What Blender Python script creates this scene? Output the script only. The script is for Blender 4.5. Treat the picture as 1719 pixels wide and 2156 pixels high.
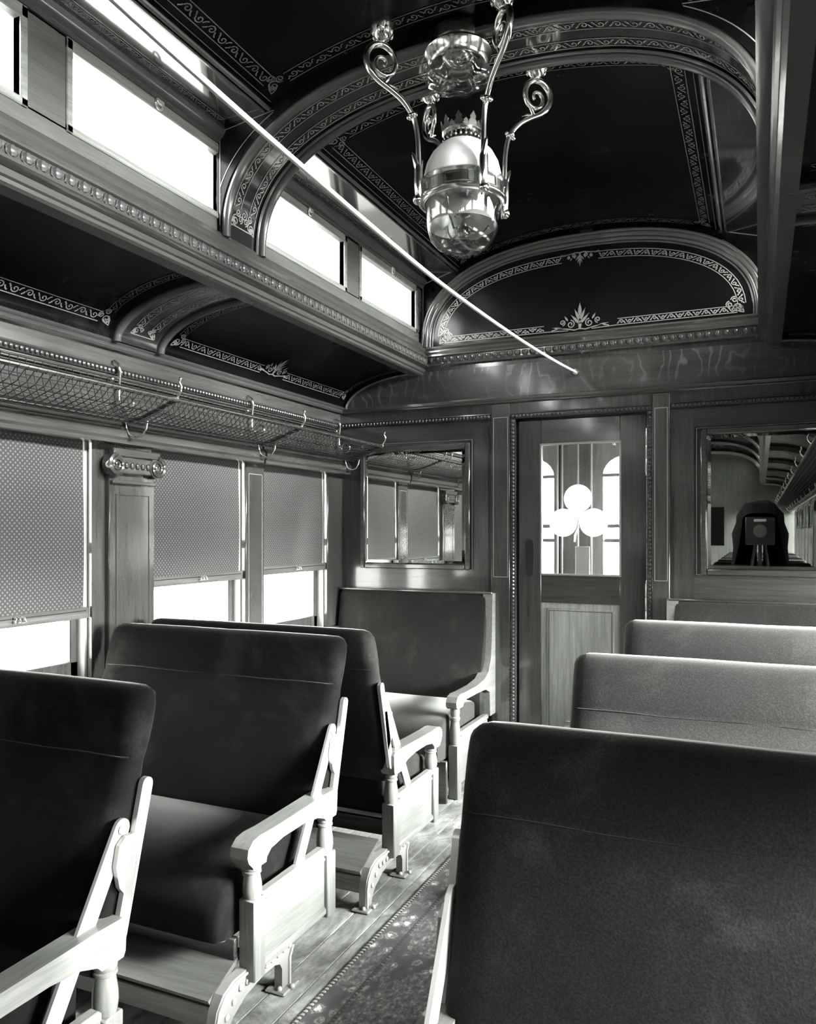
import bpy, bmesh, math, random
from mathutils import Vector, Matrix
random.seed(7)
PI = math.pi
SC = bpy.context.scene
COL = SC.collection
for o in list(bpy.data.objects):
    bpy.data.objects.remove(o, do_unlink=True)

# ------------------------------------------------------------------ camera, sky, exposure
CX, CH = 0.854, 1.285            # camera stands over the right-hand seats, lens 1.285 m above the floor
YAW = math.radians(24.15)
cd = bpy.data.cameras.new('camera')
cam = bpy.data.objects.new('camera', cd)
COL.objects.link(cam)
cam.location = (CX, 0, CH)
cam.rotation_euler = (PI/2, 0, YAW)
cd.sensor_fit = 'VERTICAL'
cd.sensor_height = 36.0
cd.lens = 36.0*1654.0/2156.0
cd.shift_y = 40.0/2156.0
cd.clip_start = 0.005
SC.camera = cam

SKY = 44.0
w = bpy.data.worlds.new('overcast_sky')
SC.world = w
w.use_nodes = True
bg = w.node_tree.nodes['Background']
bg.inputs['Color'].default_value = (1.0, 1.0, 0.985, 1)
bg.inputs['Strength'].default_value = SKY

sd = bpy.data.lights.new('sun', 'SUN')
sd.energy = 160.0
sd.angle = math.radians(34)
sun = bpy.data.objects.new('sun', sd)
COL.objects.link(sun)
sun.rotation_euler = (0, math.radians(73), math.radians(3))

SC.view_settings.view_transform = 'Standard'
SC.view_settings.look = 'None'
SC.view_settings.exposure = 0.0
SC.view_settings.gamma = 1.0
SC.view_settings.use_curve_mapping = False
SC.cycles.max_bounces = 10
SC.cycles.diffuse_bounces = 5
SC.cycles.glossy_bounces = 6
SC.cycles.transparent_max_bounces = 24
SC.cycles.transmission_bounces = 8
SC.cycles.caustics_reflective = False
SC.cycles.caustics_refractive = False
SC.cycles.sample_clamp_indirect = 6.0

def portal(name, loc, sx, sy, rot):
    ld = bpy.data.lights.new(name, 'AREA')
    ld.shape = 'RECTANGLE'
    ld.size = sx
    ld.size_y = sy
    ld.cycles.is_portal = True
    o = bpy.data.objects.new(name, ld)
    COL.objects.link(o)
    o.location = loc
    o.rotation_euler = rot
YR = -8.25                        # rear bulkhead
E = 4.10                          # bulkhead with the door
for s in (-1, 1):
    portal('window_portal', (s*1.54, (E+YR)/2, 1.2), 1.15, E-YR, (0, s*PI/2, 0))
    portal('clerestory_portal', (s*0.99, (E+YR)/2, 2.52), 0.3, E-YR, (0, s*PI/2, 0))

# ------------------------------------------------------------------ helpers
def Z(z):                         # heights were measured from a level 13.5 cm under the floor
    return z - 0.135

class MB:
    def __init__(self, xf=None):
        self.v, self.f, self.xf = [], [], xf
    def add(self, vs, fs):
        b = len(self.v)
        if self.xf:
            vs = [self.xf(*p) for p in vs]
        self.v.extend([tuple(p) for p in vs])
        self.f.extend([tuple(b+i for i in f) for f in fs])
        return self
    def box(self, x0, x1, y0, y1, z0, z1, c=0.0):
        if x0 > x1: x0, x1 = x1, x0
        if y0 > y1: y0, y1 = y1, y0
        if z0 > z1: z0, z1 = z1, z0
        if c <= 0:
            vs = [(x0,y0,z0),(x1,y0,z0),(x1,y1,z0),(x0,y1,z0),(x0,y0,z1),(x1,y0,z1),(x1,y1,z1),(x0,y1,z1)]
            return self.add(vs, [(0,3,2,1),(4,5,6,7),(0,1,5,4),(1,2,6,5),(2,3,7,6),(3,0,4,7)])
        c = min(c, (x1-x0)*.45, (y1-y0)*.45, (z1-z0)*.45)
        vs, idx = [], {}
        for ix, X in enumerate((x0, x1)):
            for iy, Y in enumerate((y0, y1)):
                for iz, W in enumerate((z0, z1)):
                    dx, dy, dz = (c if ix == 0 else -c), (c if iy == 0 else -c), (c if iz == 0 else -c)
                    for k, p in enumerate(((X, Y+dy, W+dz), (X+dx, Y, W+dz), (X+dx, Y+dy, W))):
                        idx[ix, iy, iz, k] = len(vs)
                        vs.append(p)
        fs = []
        q = ((0,0),(1,0),(1,1),(0,1))
        for i in (0, 1):
            fs.append([idx[i, a, b, 0] for a, b in q])
            fs.append([idx[a, i, b, 1] for a, b in q])
            fs.append([idx[a, b, i, 2] for a, b in q])
        for a in (0, 1):
            for b in (0, 1):
                fs.append([idx[a,b,0,0], idx[a,b,1,0], idx[a,b,1,1], idx[a,b,0,1]])
                fs.append([idx[a,0,b,0], idx[a,1,b,0], idx[a,1,b,2], idx[a,0,b,2]])
                fs.append([idx[0,a,b,1], idx[1,a,b,1], idx[1,a,b,2], idx[0,a,b,2]])
                for d in (0, 1):
                    fs.append([idx[a,b,d,0], idx[a,b,d,1], idx[a,b,d,2]])
        return self.add(vs, fs)
    def prism(self, poly, axis, a, b):
        n = len(poly)
        def P(u, v, t):
            return (t,u,v) if axis == 'x' else (u,t,v) if axis == 'y' else (u,v,t)
        vs = [P(u,v,a) for u,v in poly] + [P(u,v,b) for u,v in poly]
        fs = [tuple(range(n))[::-1], tuple(range(n, 2*n))]
        fs += [(i, (i+1) % n, n+(i+1) % n, n+i) for i in range(n)]
        return self.add(vs, fs)
    def tube(self, pts, r, n=8, closed=False, caps=True):
        pts = [Vector(p) for p in pts]
        m = len(pts)
        rs = r if isinstance(r, (list, tuple)) else [r]*m
        vs, fs = [], []
        up = None
        for i in range(m):
            if closed:
                t = pts[(i+1) % m]-pts[i-1]
            else:
                t = pts[min(i+1, m-1)]-pts[max(i-1, 0)]
            t.normalize()
            if up is None:
                up = Vector((0,0,1)) if abs(t.z) < .9 else Vector((1,0,0))
            sdv = t.cross(up)
            if sdv.length < 1e-6:
                sdv = t.orthogonal()
            sdv.normalize()
            up = sdv.cross(t).normalized()
            for k in range(n):
                a = 2*PI*k/n
                vs.append(tuple(pts[i]+(sdv*math.cos(a)+up*math.sin(a))*rs[i]))
        for i in range(m if closed else m-1):
            j = (i+1) % m
            for k in range(n):
                l = (k+1) % n
                fs.append((i*n+k, i*n+l, j*n+l, j*n+k))
        if caps and not closed:
            fs.append(tuple(range(n))[::-1])
            fs.append(tuple((m-1)*n+k for k in range(n)))
        return self.add(vs, fs)
    def lathe(self, prof, c=(0,0,0), n=24, axis='z'):
        vs, fs = [], []
        m = len(prof)
        for r, z in prof:
            r = max(r, 1e-4)
            for k in range(n):
                a = 2*PI*k/n
                p = (r*math.cos(a), r*math.sin(a), z)
                if axis == 'y': p = (p[0], p[2], p[1])
                if axis == 'x': p = (p[2], p[0], p[1])
                vs.append((c[0]+p[0], c[1]+p[1], c[2]+p[2]))
        for i in range(m-1):
            for k in range(n):
                l = (k+1) % n
                fs.append((i*n+k, i*n+l, (i+1)*n+l, (i+1)*n+k))
        return self.add(vs, fs)
    def ball(self, c, r, n=8, m=5, sc=(1,1,1)):
        prof = [(math.sin(PI*i/m), -math.cos(PI*i/m)) for i in range(m+1)]
        vs, fs = [], []
        for a, z in prof:
            for k in range(n):
                t = 2*PI*k/n
                vs.append((c[0]+r*sc[0]*a*math.cos(t), c[1]+r*sc[1]*a*math.sin(t), c[2]+r*sc[2]*z))
        for i in range(m):
            for k in range(n):
                l = (k+1) % n
                fs.append((i*n+k, i*n+l, (i+1)*n+l, (i+1)*n+k))
        return self.add(vs, fs)
    def grid(self, rows, closed=False):
        n = len(rows[0])
        vs = [p for r in rows for p in r]
        fs = []
        for i in range(len(rows)-1):
            for k in range(n if closed else n-1):
                l = (k+1) % n
                fs.append((i*n+k, i*n+l, (i+1)*n+l, (i+1)*n+k))
        return self.add(vs, fs)
    def loft(self, rows):
        n = len(rows[0])
        b = len(self.v)
        self.grid(rows, True)
        self.f.append(tuple(range(b, b+n))[::-1])
        e = b+(len(rows)-1)*n
        self.f.append(tuple(range(e, e+n)))
        return self
    def mesh(self, name, mat, sharp=38):
        me = bpy.data.meshes.new(name)
        me.from_pydata(self.v, [], self.f)
        bm = bmesh.new()
        bm.from_mesh(me)
        bmesh.ops.remove_doubles(bm, verts=bm.verts, dist=1e-6)
        bmesh.ops.recalc_face_normals(bm, faces=bm.faces)
        bm.to_mesh(me)
        bm.free()
        for p in me.polygons:
            p.use_smooth = True
        me.set_sharp_from_angle(angle=math.radians(sharp))
        me.materials.append(mat)
        return me
    def obj(self, name, mat, parent=None, sharp=38, stuff=False, label=None):
        o = bpy.data.objects.new(name, self.mesh(name, mat, sharp))
        COL.objects.link(o)
        o.parent = parent
        if stuff: o['kind'] = 'stuff'
        if label: o['label'] = label
        return o

def thing(name, label, cat, loc=(0,0,0), group=None, rz=0):
    o = bpy.data.objects.new(name, None)
    o.empty_display_size = .1
    COL.objects.link(o)
    o.location = loc
    o.rotation_euler = (0,0,rz)
    o['label'] = label
    o['category'] = cat
    if group: o['group'] = group
    return o

def struct(name, mb, mat, sharp=38):
    o = mb.obj(name, mat, None, sharp)
    o['kind'] = 'structure'
    return o

def struct_empty(name, loc=(0,0,0)):
    o = bpy.data.objects.new(name, None)
    o.empty_display_size = .1
    COL.objects.link(o)
    o.location = loc
    o['kind'] = 'structure'
    return o

def copies(src, locs):
    for l in locs:
        c = src.copy()
        COL.objects.link(c)
        c.location = l

def dup(root, loc, label, group=None):
    r = root.copy()
    COL.objects.link(r)
    r.location = loc
    r['label'] = label
    if group: r['group'] = group
    elif 'group' in r: del r['group']
    for ch in list(root.children):
        c = ch.copy()
        COL.objects.link(c)
        c.parent = r
        for g in list(ch.children):
            d = g.copy()
            COL.objects.link(d)
            d.parent = c
    return r

# ------------------------------------------------------------------ materials
def G(v):
    return (v*.975, v, v*.955, 1)

class NT:
    def __init__(self, name):
        self.m = bpy.data.materials.new(name)
        self.m.use_nodes = True
        self.t = self.m.node_tree
        self.b = self.t.nodes['Principled BSDF']
    def n(self, typ, **kw):
        nd = self.t.nodes.new(typ)
        for k, v in kw.items():
            if isinstance(k, str) and hasattr(nd, k):
                setattr(nd, k, v)
        return nd
    def l(self, a, b):
        self.t.links.new(a, b)
    def coord(self, scale=(1,1,1), rot=(0,0,0), src='Object'):
        tc = self.n('ShaderNodeTexCoord')
        mp = self.n('ShaderNodeMapping')
        mp.inputs['Scale'].default_value = scale
        mp.inputs['Rotation'].default_value = rot
        self.l(tc.outputs[src], mp.inputs['Vector'])
        return mp.outputs['Vector']
    def noise(self, vec, scale=1, detail=4, rough=.6, dist=0):
        nd = self.n('ShaderNodeTexNoise')
        nd.inputs['Scale'].default_value = scale
        nd.inputs['Detail'].default_value = detail
        nd.inputs['Roughness'].default_value = rough
        nd.inputs['Distortion'].default_value = dist
        self.l(vec, nd.inputs['Vector'])
        return nd.outputs['Fac']
    def ramp(self, fac, stops):
        r = self.n('ShaderNodeValToRGB')
        el = r.color_ramp.elements
        while len(el) > 1:
            el.remove(el[-1])
        el[0].position, el[0].color = stops[0][0], G(stops[0][1])
        for p, v in stops[1:]:
            e = el.new(p)
            e.color = G(v)
        self.l(fac, r.inputs['Fac'])
        return r.outputs['Color']
    def mix(self, fac, a, b, typ='MIX'):
        m = self.n('ShaderNodeMix')
        m.data_type = 'RGBA'
        m.blend_type = typ
        if isinstance(fac, (int, float)): m.inputs[0].default_value = fac
        else: self.l(fac, m.inputs[0])
        for i, x in ((6, a), (7, b)):
            if isinstance(x, tuple): m.inputs[i].default_value = x
            else: self.l(x, m.inputs[i])
        return m.outputs[2]
    def bump(self, h, strength=.2, dist=.002):
        b = self.n('ShaderNodeBump')
        b.inputs['Strength'].default_value = strength
        b.inputs['Distance'].default_value = dist
        self.l(h, b.inputs['Height'])
        self.l(b.outputs['Normal'], self.b.inputs['Normal'])
    def set(self, **kw):
        for k, v in kw.items():
            self.b.inputs[k.replace('_', ' ')].default_value = v
        return self

def plain(name, v, rough=.5, metal=0, spec=.5, coat=0, coat_r=.1):
    t = NT(name)
    t.set(Base_Color=G(v), Roughness=rough, Metallic=metal, Specular_IOR_Level=spec, Coat_Weight=coat, Coat_Roughness=coat_r)
    return t.m

def wood(name, v, grain='z', rough=.28, coat=.35, contrast=.35, flame=False, scale=1.0):
    t = NT(name)
    s = {'x': (2.2, 40, 40), 'y': (40, 2.2, 40), 'z': (40, 40, 2.2)}[grain]
    vec = t.coord(tuple(a*scale for a in s))
    f1 = t.noise(vec, 1, 5, .65, .6)
    vec2 = t.coord(tuple(a*scale*4 for a in s))
    f2 = t.noise(vec2, 1, 3, .7)
    c1 = t.ramp(f1, [(.28, v*(1-contrast)), (.5, v), (.74, v*(1+contrast))])
    c2 = t.ramp(f2, [(.3, .72), (.62, 1.0)])
    c = t.mix(.8, c1, c2, 'MULTIPLY')
    if flame:
        vf = t.coord((4.2, 4.2, 2.6), (0, .12, 0))
        wv = t.n('ShaderNodeTexWave')
        wv.wave_type = 'BANDS'
        wv.bands_direction = 'X'
        wv.inputs['Scale'].default_value = 1.1
        wv.inputs['Distortion'].default_value = 14.0
        wv.inputs['Detail'].default_value = 3
        wv.inputs['Detail Scale'].default_value = 1.6
        t.l(vf, wv.inputs['Vector'])
        band = t.ramp(wv.outputs['Fac'], [(.80, 0), (.92, .5), (.99, .9)])
        patch = t.noise(t.coord((1.3, 1.3, 4)), 1.6, 2)
        pr = t.ramp(patch, [(.40, 0), (.58, 1)])
        msk = t.mix(1.0, band, pr, 'MULTIPLY')
        c = t.mix(msk, c, G(v*2.6))
    t.l(c, t.b.inputs['Base Color'])
    t.set(Roughness=rough, Coat_Weight=coat, Coat_Roughness=.09, Coat_IOR=1.6, Specular_IOR_Level=.45)
    t.bump(f2, .06, .001)
    return t.m

def velvet(name, v, sheen=.7, sheen_r=.35, patch=.5, patch_v=2.0):
    t = NT(name)
    f = t.noise(t.coord((3.5, 3.5, 3.5)), 1.4, 5, .62, .4)
    fine = t.noise(t.coord((260, 260, 260)), 1, 2)
    c1 = t.ramp(f, [(.36, v), (.54, v*(1+.3*patch)), (.68, v*(1+patch*patch_v))])
    c2 = t.ramp(fine, [(.30, .6), (.55, 1.0), (.78, 1.5)])
    t.l(t.mix(.9, c1, c2, 'MULTIPLY'), t.b.inputs['Base Color'])
    t.set(Roughness=.95, Specular_IOR_Level=.08, Sheen_Weight=sheen, Sheen_Roughness=sheen_r, Sheen_Tint=G(.8))
    t.bump(fine, .25, .002)
    return t.m

M = {}
M['oak_z'] = wood('oak_upright', .054, 'z', rough=.25, coat=1.0)
M['oak_x'] = wood('oak_across', .062, 'x', rough=.25, coat=1.0)
M['oak_y'] = wood('oak_lengthwise', .062, 'y', rough=.25, coat=.8)
M['oak_flame'] = wood('oak_flame_figure', .046, 'x', rough=.28, coat=.35, flame=True)
M['oak_lit'] = wood('oak_lit_door_panel', .34, 'z', rough=.3)  # window light on the lower door panel put into a paler oak
M['oak_dark'] = wood('oak_dark_rail', .05, 'x', rough=.22)
M['oak_arm'] = wood('oak_seat_arm_lit', .20, 'y', rough=.32, coat=.25, contrast=.28)  # same oak as the walls, strong side light put into its colour
M['oak_arm_end'] = wood('oak_seat_post_lit', .19, 'z', rough=.32, coat=.25, contrast=.28)  # wall oak again, lightened for the light on the posts
M['oak_plank'] = wood('footrest_plank_wood', .13, 'x', rough=.35, coat=.15)
M['mould'] = plain('dark_varnished_moulding', .05, .22, coat=.5)
M['mould_lit'] = plain('varnished_moulding_lit', .06, .24, coat=.4)  # lit copy of the moulding varnish, light put into the tone
M['inlay'] = plain('pale_inlay_line', .26, .35)
M['black_gap'] = plain('black_gap_fill', .006, .6)

def deck(name, v, rough=.13, cloud=2.2, coat=.0, spec=.5):
    t = NT(name)
    f = t.noise(t.coord((2.2, 2.2, 2.2)), 1.5, 6, .66, .5)
    c = t.ramp(f, [(.42, v), (.58, v*1.4), (.72, v*cloud)])
    t.l(c, t.b.inputs['Base Color'])
    rr = t.n('ShaderNodeMapRange')
    rr.inputs['To Min'].default_value = rough*.8
    rr.inputs['To Max'].default_value = rough*1.5
    t.l(f, rr.inputs['Value'])
    t.l(rr.outputs['Result'], t.b.inputs['Roughness'])
    t.set(Specular_IOR_Level=spec, Coat_Weight=coat, Coat_IOR=2.0, Coat_Roughness=.08)
    return t.m
M['deck'] = deck('dark_painted_headlining', .0022, .22, 4.5, spec=.09)
M['deck_gloss'] = deck('glossy_varnished_deck_strip', .012, .16, 1.3, 1.0)
M['ledge'] = wood('ledge_moulding_wood', .05, 'y', rough=.24, coat=.6, contrast=.15, scale=.6)
M['cler_wood'] = wood('clerestory_wood', .10, 'y', rough=.25, coat=.5, contrast=.15)
M['sash'] = wood('clerestory_sash_wood', .24, 'y', rough=.3, coat=.3)  # lit edges of the sashes put into a paler wood tone
M['roof'] = plain('pale_painted_roof_tin', .9, .5)  # unseen from inside, whitened so the deck strip reflects brightly
M['lunette'] = deck('dark_lunette_panel', .004, .16, 1.4, spec=.3)
M['gold'] = plain('gold_stencil', .30, .4, .35)
M['gold_dim'] = plain('shaded_gold_stencil', .12, .45, .3)  # same gold, darkened where the stencils get little light
M['velvet'] = velvet('dark_plush', .005, .24, .3, .9, 2.6)  # one plush in several tones; this one darkened for the shaded left seats
M['velvet_r'] = velvet('worn_lit_plush', .026, .75, .4, .5, 1.2)  # same plush, lightened for the light on right-hand seats and benches
M['velvet_n'] = velvet('near_plush', .016, .44, .3, .7, 2.0)  # same plush in a middle tone for partly lit seats
M['velvet_welt'] = velvet('plush_welt', .012, .5, .4)
M['nickel'] = plain('nickel_plate', .75, .30, .75)
M['iron'] = plain('painted_cast_iron', .32, .4, .3)
M['iron_ornament'] = plain('bronzed_iron_relief', .6, .38, .5)
M['brass'] = plain('polished_lamp_brass', .78, .17, 1.0)
M['brass_dark'] = plain('dull_lamp_brass', .25, .25, 1.0)
M['rackbrass'] = plain('rack_rail_brass', .62, .22, 1.0)
M['net'] = plain('rack_net_cord', .06, .6, .2)
M['blackrod'] = plain('black_rack_arm', .01, .35)
M['cord'] = plain('pale_bell_cord', .78, .7, spec=.2)

M['shade_bar'] = wood('shade_bar_wood', .11, 'y')
M['guide_lit'] = plain('lit_shade_guide', .42, .35)  # light leaking past the shade edge put into a pale guide colour
M['black_cloth'] = velvet('black_focusing_cloth', .004, .08, .5, .3)
M['black_paint'] = plain('black_camera_leather', .012, .45)
M['label_white'] = plain('white_lens_ring', .8, .4)

def glass_mat(name, tr=.93, rough=0.0, ior=1.45, tint=1.0):
    m = bpy.data.materials.new(name)
    m.use_nodes = True
    t = m.node_tree
    t.nodes.clear()
    out = t.nodes.new('ShaderNodeOutputMaterial')
    mx = t.nodes.new('ShaderNodeMixShader')
    tp = t.nodes.new('ShaderNodeBsdfTransparent')
    gl = t.nodes.new('ShaderNodeBsdfGlossy')
    # Schlick reflectance from the facing angle, the same from both sides of the pane
    fc = t.nodes.new('ShaderNodeLayerWeight')
    fc.inputs['Blend'].default_value = .5
    pw_ = t.nodes.new('ShaderNodeMath')
    pw_.operation = 'POWER'
    pw_.inputs[1].default_value = 5
    t.links.new(fc.outputs['Facing'], pw_.inputs[0])
    f0 = ((ior-1)/(ior+1))**2
    lw = t.nodes.new('ShaderNodeMath')
    lw.operation = 'MULTIPLY_ADD'
    lw.inputs[1].default_value = 1-f0
    lw.inputs[2].default_value = f0
    t.links.new(pw_.outputs[0], lw.inputs[0])
    tp.inputs['Color'].default_value = (tr*tint, tr, tr*tint, 1)
    gl.inputs['Roughness'].default_value = rough
    t.links.new(lw.outputs[0], mx.inputs[0])
    t.links.new(tp.outputs[0], mx.inputs[1])
    t.links.new(gl.outputs[0], mx.inputs[2])
    t.links.new(mx.outputs[0], out.inputs[0])
    return m
M['pane'] = glass_mat('window_pane', .95)
M['cler_pane'] = glass_mat('dimmed_clerestory_pane', .75)  # tint made up to cut the light from the clerestory
M['dim_pane'] = glass_mat('darkened_rear_pane', .012)  # glass darkened to dim the rear window in the mirror
M['silver'] = plain('silvered_reflector', .92, .28, .85)
M['bellglass'] = glass_mat('smoke_bell_glass', .75, .03, 2.6)
M['lampglass'] = glass_mat('clear_lamp_glass', .93, .02, 2.1)

def mirror_mat():
    t = NT('mirror_silver')
    t.set(Base_Color=G(.86), Metallic=1.0, Roughness=0.012)
    return t.m
M['mirror'] = mirror_mat()

def frost_mat(name, tl, gloss=0):
    m = bpy.data.materials.new(name)
    m.use_nodes = True
    t = m.node_tree
    t.nodes.clear()
    out = t.nodes.new('ShaderNodeOutputMaterial')
    mx = t.nodes.new('ShaderNodeMixShader')
    a = t.nodes.new('ShaderNodeBsdfDiffuse')
    b = t.nodes.new('ShaderNodeBsdfTranslucent')
    a.inputs['Color'].default_value = (.95, .95, .94, 1)
    b.inputs['Color'].default_value = (.98, .98, .97, 1)
    mx.inputs[0].default_value = tl
    t.links.new(a.outputs[0], mx.inputs[1])
    t.links.new(b.outputs[0], mx.inputs[2])
    g = t.nodes.new('ShaderNodeBsdfGlossy')
    g.inputs['Roughness'].default_value = .1
    m2 = t.nodes.new('ShaderNodeMixShader')
    m2.inputs[0].default_value = gloss
    t.links.new(mx.outputs[0], m2.inputs[1])
    t.links.new(g.outputs[0], m2.inputs[2])
    t.links.new(m2.outputs[0], out.inputs[0])
    return m
M['frost'] = frost_mat('white_frosted_emblem', .85)
M['milk'] = frost_mat('white_milk_glass', .25, .05)

def shade_mat():
    t = NT('dotted_shade_cloth')
    tc = t.coord((1/.0185, 1/.0185, 1/.0185))
    def dots(off):
        ad = t.n('ShaderNodeVectorMath', operation='ADD')
        ad.inputs[1].default_value = (0, off, off)
        t.l(tc, ad.inputs[0])
        fr = t.n('ShaderNodeVectorMath', operation='FRACTION')
        t.l(ad.outputs[0], fr.inputs[0])
        sb = t.n('ShaderNodeVectorMath', operation='SUBTRACT')
        sb.inputs[1].default_value = (0, .5, .5)
        t.l(fr.outputs[0], sb.inputs[0])
        ml = t.n('ShaderNodeVectorMath', operation='MULTIPLY')
        ml.inputs[1].default_value = (0, 1, 1)
        t.l(sb.outputs[0], ml.inputs[0])
        ln = t.n('ShaderNodeVectorMath', operation='LENGTH')
        t.l(ml.outputs[0], ln.inputs[0])
        lt = t.n('ShaderNodeMapRange')
        lt.inputs['From Min'].default_value = .14
        lt.inputs['From Max'].default_value = .24
        lt.inputs['To Min'].default_value = 1
        lt.inputs['To Max'].default_value = 0
        t.l(ln.outputs['Value'], lt.inputs['Value'])
        return lt.outputs['Result']
    mxm = t.n('ShaderNodeMath', operation='MAXIMUM')
    t.l(dots(0), mxm.inputs[0])
    t.l(dots(.5), mxm.inputs[1])
    c = t.mix(mxm.outputs[0], G(.05), G(.145))
    t.l(c, t.b.inputs['Base Color'])
    t.set(Roughness=.6, Specular_IOR_Level=.25)
    tl = t.n('ShaderNodeBsdfTranslucent')
    t.l(t.mix(mxm.outputs[0], G(.005), G(.017)), tl.inputs['Color'])
    ad = t.n('ShaderNodeAddShader')
    out = t.t.nodes['Material Output']
    t.l(t.b.outputs[0], ad.inputs[0])
    t.l(tl.outputs[0], ad.inputs[1])
    t.l(ad.outputs[0], out.inputs['Surface'])
    return t.m
M['shade'] = shade_mat()

def floor_mat():
    t = NT('worn_floor_varnish')
    f = t.noise(t.coord((3.5, 2.2, 3)), 2.6, 8, .72, .6)
    g = t.noise(t.coord((60, 2, 60)), 1, 4)
    c = t.ramp(f, [(.36, .12), (.50, .30), (.66, .62)])
    c2 = t.ramp(g, [(.3, .75), (.7, 1.1)])
    t.l(t.mix(.8, c, c2, 'MULTIPLY'), t.b.inputs['Base Color'])
    t.set(Roughness=.3, Specular_IOR_Level=.5, Coat_Weight=.3, Coat_Roughness=.18)
    return t.m
M['floor'] = floor_mat()

def carpet_mat():
    t = NT('floral_carpet')
    v = t.n('ShaderNodeTexVoronoi')
    v.inputs['Scale'].default_value = 1
    ds = t.n('ShaderNodeTexNoise')
    ds.inputs['Scale'].default_value = 3
    base = t.coord((27, 19, 1))
    t.l(base, ds.inputs['Vector'])
    sv = t.n('ShaderNodeVectorMath', operation='MULTIPLY_ADD')
    sv.inputs[1].default_value = (.7, .7, 0)
    t.l(ds.outputs['Color'], sv.inputs[0])
    t.l(base, sv.inputs[2])
    t.l(sv.outputs[0], v.inputs['Vector'])
    fl = t.ramp(v.outputs['Distance'], [(.0, .75), (.20, .62), (.27, .06), (.36, .30), (.44, .08), (.8, .05)])
    n2 = t.noise(t.coord((70, 45, 1)), 1, 4, .7)
    mot = t.ramp(n2, [(.38, .05), (.55, .14), (.70, .42)])
    pick = t.noise(t.coord((3.2, 2.2, 1)), 2, 3)
    pk = t.ramp(pick, [(.48, 0), (.54, 1)])
    t.l(t.mix(pk, mot, fl), t.b.inputs['Base Color'])
    t.set(Roughness=.9, Specular_IOR_Level=.1, Sheen_Weight=.3)
    return t.m
M['carpet'] = carpet_mat()
M['carpet_band'] = plain('carpet_border_dark', .09, .9, spec=.1)
M['carpet_edge'] = plain('pale_carpet_binding', .38, .8, spec=.1)
M['siding'] = plain('greyed_siding', .40, .6)  # neighbouring siding, greyed to dim the light on the left side
M['ground'] = plain('pale_ballast', .3, .9)
# ------------------------------------------------------------------ curves and stencil ornament
class Path2:
    def __init__(self, pts):
        self.p = pts
        self.c = [0]
        for a, b in zip(pts, pts[1:]):
            self.c.append(self.c[-1]+math.hypot(b[0]-a[0], b[1]-a[1]))
        self.L = self.c[-1]
    def at(self, s):
        s = min(max(s, 0), self.L)
        lo, hi = 0, len(self.c)-1
        while hi-lo > 1:
            m = (lo+hi)//2
            if self.c[m] <= s: lo = m
            else: hi = m
        d = self.c[hi]-self.c[lo]
        k = (s-self.c[lo])/d if d else 0
        a, b = self.p[lo], self.p[hi]
        t = (b[0]-a[0], b[1]-a[1])
        l = math.hypot(*t) or 1
        return (a[0]+(b[0]-a[0])*k, a[1]+(b[1]-a[1])*k), (-t[1]/l, t[0]/l)

def super_arc(a, b, z0, n=2.4, steps=96):
    pts = []
    for i in range(steps+1):
        t = PI*i/steps
        c, s = math.cos(t), math.sin(t)
        pts.append((-math.copysign(abs(c)**(2/n), c)*a, z0+b*abs(s)**(2/n)))
    return pts

def ribbon(mb, fn, pl, hw):
    """flat painted line following the polyline pl in (s,t); fn puts (s,t) on its surface"""
    n = len(pl)
    vs, fs = [], []
    for i, (s, t) in enumerate(pl):
        a, b = pl[max(i-1, 0)], pl[min(i+1, n-1)]
        d = (b[0]-a[0], b[1]-a[1])
        l = math.hypot(*d) or 1
        nx, ny = -d[1]/l*hw, d[0]/l*hw
        vs.append(fn(s+nx, t+ny))
        vs.append(fn(s-nx, t-ny))
    for i in range(n-1):
        fs.append((2*i, 2*i+1, 2*i+3, 2*i+2))
    mb.add(vs, fs)

def seg(a, b, step=.04):
    n = max(1, int(math.hypot(b[0]-a[0], b[1]-a[1])/step))
    return [(a[0]+(b[0]-a[0])*i/n, a[1]+(b[1]-a[1])*i/n) for i in range(n+1)]

def spiral(c, r0, r1, a0, turns, d=1, n=16):
    return [(c[0]+(r0+(r1-r0)*i/n)*math.cos(a0+d*turns*2*PI*i/n),
             c[1]+(r0+(r1-r0)*i/n)*math.sin(a0+d*turns*2*PI*i/n)) for i in range(n+1)]

def band(mb, fn, s0, s1, t0, t1, hw=.0016, lines=(1, 1), vine=True):
    """two ruled lines with a running scroll between; s along, t across"""
    if lines[0]: ribbon(mb, fn, seg((s0, t0), (s1, t0)), hw)
    if lines[1]: ribbon(mb, fn, seg((s0, t1), (s1, t1)), hw)
    if not vine: return
    L, wd = s1-s0, t1-t0
    n = max(1, round(abs(L)/(abs(wd)*1.25)))
    p = L/n
    for i in range(n):
        d = 1 if i % 2 else -1
        cs, ct = s0+(i+.5)*p, (t0+t1)/2
        r = abs(wd)*.36
        sp = spiral((cs, ct), r, r*.15, PI if p > 0 else 0, 1.25, d, 12)
        ribbon(mb, fn, sp, hw*1.25)
        ribbon(mb, fn, [(s0+i*p, ct+d*wd*.30), (s0+(i+.16)*p, ct+d*wd*.10), (cs-p*.36, ct)], hw*1.5)
        ribbon(mb, fn, [(cs+p*.28, ct-d*wd*.05), (cs+p*.40, ct+d*wd*.22), (cs+p*.52, ct+d*wd*.30)], hw*1.4)

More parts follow.
